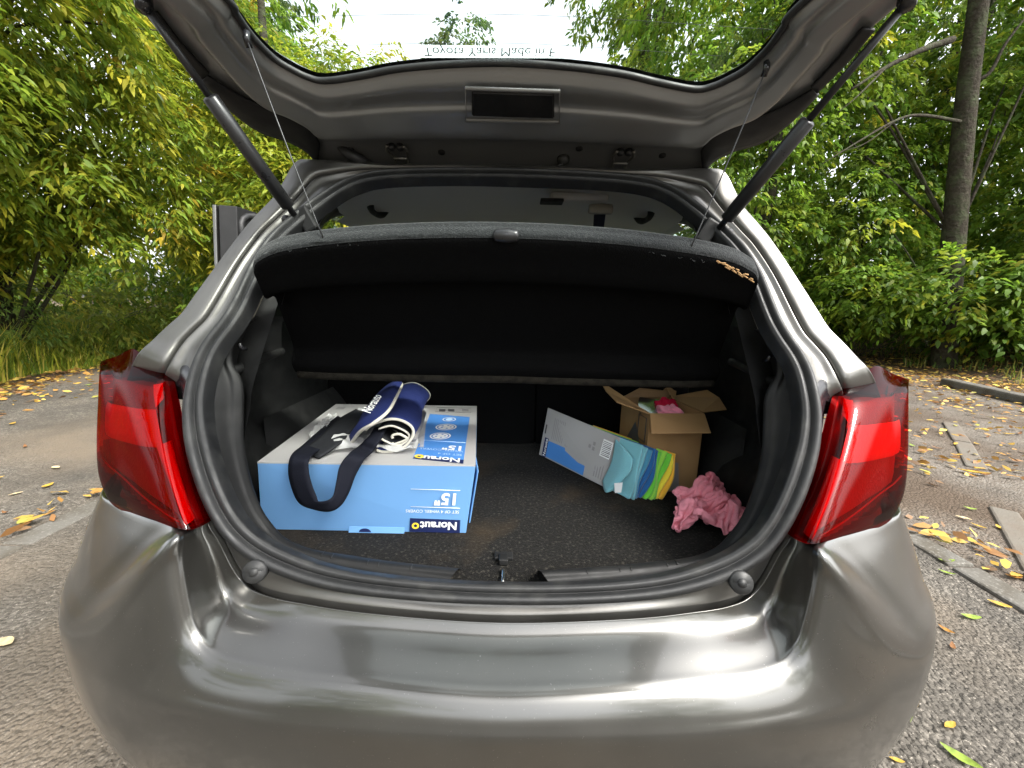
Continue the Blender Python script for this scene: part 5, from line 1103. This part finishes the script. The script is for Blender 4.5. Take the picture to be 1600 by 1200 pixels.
# --- grass, nettles and leaf litter (uncountable)
def blades(name, P, h, tint, label, wd=.008):
    n = len(P); a = RNG.uniform(0, 2 * math.pi, n); d = np.stack([np.cos(a), np.sin(a), 0 * a], 1); s = np.stack([-np.sin(a), np.cos(a), 0 * a], 1) * wd * RNG.uniform(.6, 1.5, (n, 1)); b = RNG.uniform(.1, .75, (n, 1)) * h[:, None]
    z = np.array([0, 0, 1.]); V = np.empty((n, 5, 3)); V[:, 0] = P - s; V[:, 1] = P + s; V[:, 2] = P - s * .8 + z * h[:, None] * .6 + d * b * .35; V[:, 3] = P + s * .8 + z * h[:, None] * .6 + d * b * .35; V[:, 4] = P + z * h[:, None] * .95 + d * b
    T3 = (np.arange(n)[:, None] * 5 + np.array([0, 1, 3, 0, 3, 2, 2, 3, 4])[None]).reshape(-1, 3)
    o = bulk(name, V.reshape(-1, 3), T3, np.repeat(tint, 5, 0), M['grass']); tag(o, label, 'grass', kind='stuff'); return o
def scat(n, fx, fy):
    y = RNG.uniform(*fy, n); x = fx(y, RNG.uniform(0, 1, n)); return np.stack([x, y, hgt(x, y)], 1)
P = scat(24000, lambda y, u: -6.15 - .42 * np.maximum(0, y - 4) - u ** 1.5 * 2.2 + .25 * np.sin(2.3 * y), (1.8, 12)); blades('grass', P, RNG.uniform(.25, 1.0, len(P)) * (.5 + .5 * np.sin(1.7 * P[:, 1]) ** 2) * np.clip((-P[:, 0] - 5.8 - .42 * np.maximum(0, P[:, 1] - 4)) * 1.6, .25, 1), palette(len(P), [(.22, .28, .03), (.38, .38, .045), (.13, .2, .022), (.45, .38, .08)], [3, 3, 3, 1]), 'tall yellowing grass and weeds along the edge of the asphalt')
P = scat(3500, lambda y, u: 8.0 + .1 * y + u * 3 + .3 * np.sin(3 * y), (3, 14)); blades('grass', P, RNG.uniform(.06, .28, len(P)), palette(len(P), [(.12, .18, .03), (.3, .26, .06), (.08, .13, .02)], [3, 2, 3]), 'sparse short grass among leaf litter on the verge')
LITC = ([(.45, .28, .055), (.34, .18, .045), (.22, .11, .04), (.55, .4, .08), (.15, .085, .04), (.3, .28, .06)], [4, 3, 3, 2.2, 3, .8])
def litter(name, P, label):
    n = len(P); a = RNG.uniform(0, 2 * math.pi, n); D = np.stack([np.cos(a), np.sin(a), RNG.normal(.05, .16, n)], 1); D /= np.linalg.norm(D, axis=1)[:, None]; L = RNG.uniform(.04, .10, n); P = P + np.array([0, 0, 1]) * RNG.uniform(.008, .03, (n, 1))
    o = leaves(name, P, D, L, L * RNG.uniform(.3, .5, n), palette(n, *LITC), M['litter'], droop=.02); tag(o, label, 'leaves', kind='stuff'); return o
Pr = [scat(13000, lambda y, u: 6.3 + .1 * y + u * 6.5 + .5 * np.sin(1.9 * y), (2, 17)), scat(2600, lambda y, u: 4.2 + .1 * y + u ** .6 * 3.2 + .6 * np.sin(1.3 * y), (2.2, 14))]
litter('leaf_litter', np.concatenate(Pr), 'thick carpet of dry orange and brown leaves under the trees')
litter('leaf_litter', np.concatenate([scat(5000, lambda y, u: -5.7 - .42 * np.maximum(0, y - 4) - u * 1.3 + .2 * np.sin(2.1 * y), (1.5, 14)), scat(900, lambda y, u: -5.9 - .42 * np.maximum(0, y - 4) + u ** 2 * 1.2, (2, 12))]), 'brown dry leaves gathered along the foot of the roadside grass')
cl = []
for _ in range(34):
    c = np.array([random.uniform(2.4, 7.4), random.uniform(1.0, 8.0)]); k = random.randint(14, 46); q = c + RNG.normal(0, 1, (k, 2)) * np.array([.32, .12]); cl.append(np.concatenate([q, np.zeros((k, 1))], 1))
q = np.array([2.34, 1.42]) + RNG.normal(0, 1, (46, 2)) * np.array([.1, .2]); cl.append(np.concatenate([q, np.zeros((46, 1))], 1))
q = np.array([-2.42, 1.35]) + RNG.normal(0, 1, (40, 2)) * np.array([.06, .3]); cl.append(np.concatenate([q, np.zeros((40, 1)) + .01], 1))
litter('leaf_drift', np.concatenate(cl), 'small heaps of yellow and brown leaves gathered beside the kerb')
# --- single fallen leaves lying on the asphalt and verge
def one_leaf(L, W, curl, colr, nm):
    V = []; n = 7
    for i in range(n):
        t = i / (n - 1); wd_ = W * math.sin(math.pi * min(1, t * .94 + .03)) ** .8 * (1 - .25 * t) * .5; z = .006 + curl * (t - .5) ** 2 * L; V += [(-wd_, (t - .5) * L, z + wd_ * .35), (0, (t - .5) * L, z), (wd_, (t - .5) * L, z + wd_ * .35)]
    Fc = gridF(n, 3); me = bpy.data.meshes.new('fallen_leaf'); me.from_pydata(V, [], Fc); me.shade_smooth(); me.materials.append(mat('fallen_leaf_' + nm, colr, .6, 0, .3, bump=[(60, .4, .003)], var=[(40, tuple(v * .55 for v in colr), .5, .72)], trans=.2)); return me
LK = {'yellow': one_leaf(.085, .036, .35, (.5, .32, .055), 'yellow'), 'orange': one_leaf(.085, .034, .6, (.4, .19, .04), 'orange'), 'green': one_leaf(.09, .036, .5, (.26, .36, .06), 'green'), 'brown': one_leaf(.08, .03, .8, (.25, .12, .05), 'brown'), 'pale': one_leaf(.09, .045, .25, (.62, .5, .3), 'pale')}
def put(kind, x, y, rz, sc, where, z=.006):
    o = bpy.data.objects.new('fallen_leaf', LK[kind]); o.location = (x, y, z); o.rotation_euler = (random.uniform(-.12, .12), random.uniform(-.12, .12), rz); o.scale = (sc,) * 3; link(o)
    tag(o, f'{kind} fallen leaf lying {where}', 'leaf', f'{kind} leaves {where}')
HAND = [('pale', 10, 1008, 1.3, .9), ('yellow', 75, 762, .3, 1.), ('yellow', 20, 664, .5, 1.), ('brown', 40, 700, .9, .8), ('yellow', 1520, 742, .9, 1.9), ('green', 1515, 968, 1.4, .75), ('yellow', 1560, 948, 1.0, .8), ('orange', 1478, 988, .3, .55), ('brown', 1488, 1015, 2.4, .55), ('yellow', 1483, 1138, 1.9, .55), ('green', 1500, 1190, .5, .85), ('yellow', 1528, 825, .4, .75), ('green', 1514, 797, 1.2, .7), ('pale', 1505, 812, .6, .7), ('green', 1478, 880, 1.5, .8), ('green', 1478, 898, .7, .6), ('yellow', 1400, 1192, 1.3, .4), ('orange', 1582, 905, 1.4, .8), ('pale', 1535, 560, .2, 1.2), ('yellow', 1575, 680, 1.2, 1.1)]
for k, px, py, rz, sc in HAND:
    g = G(px, py); g = g if np.linalg.norm(g) < 30 else np.array([5, 4, 0]); put(k, g[0], g[1], rz, sc, 'on the asphalt past the left tail lamp' if False else ('on bare asphalt near the kerb'))
for _ in range(170):
    k = random.choices(['yellow', 'orange', 'green', 'brown', 'pale'], [5, 3, 1.2, 2.5, 1.5])[0]
    if random.random() < .68: x = random.uniform(2.2, 7.0); y = random.uniform(.6, 8); put(k, x, y, random.uniform(0, 6.3), random.uniform(.6, 1.2), 'on the gravel verge before the wood', .004)
    else: x = random.uniform(-6, -2.45); y = random.uniform(.8, 7); put(k, x, y, random.uniform(0, 6.3), random.uniform(.6, 1.1), 'on the asphalt before the roadside grass', .008)
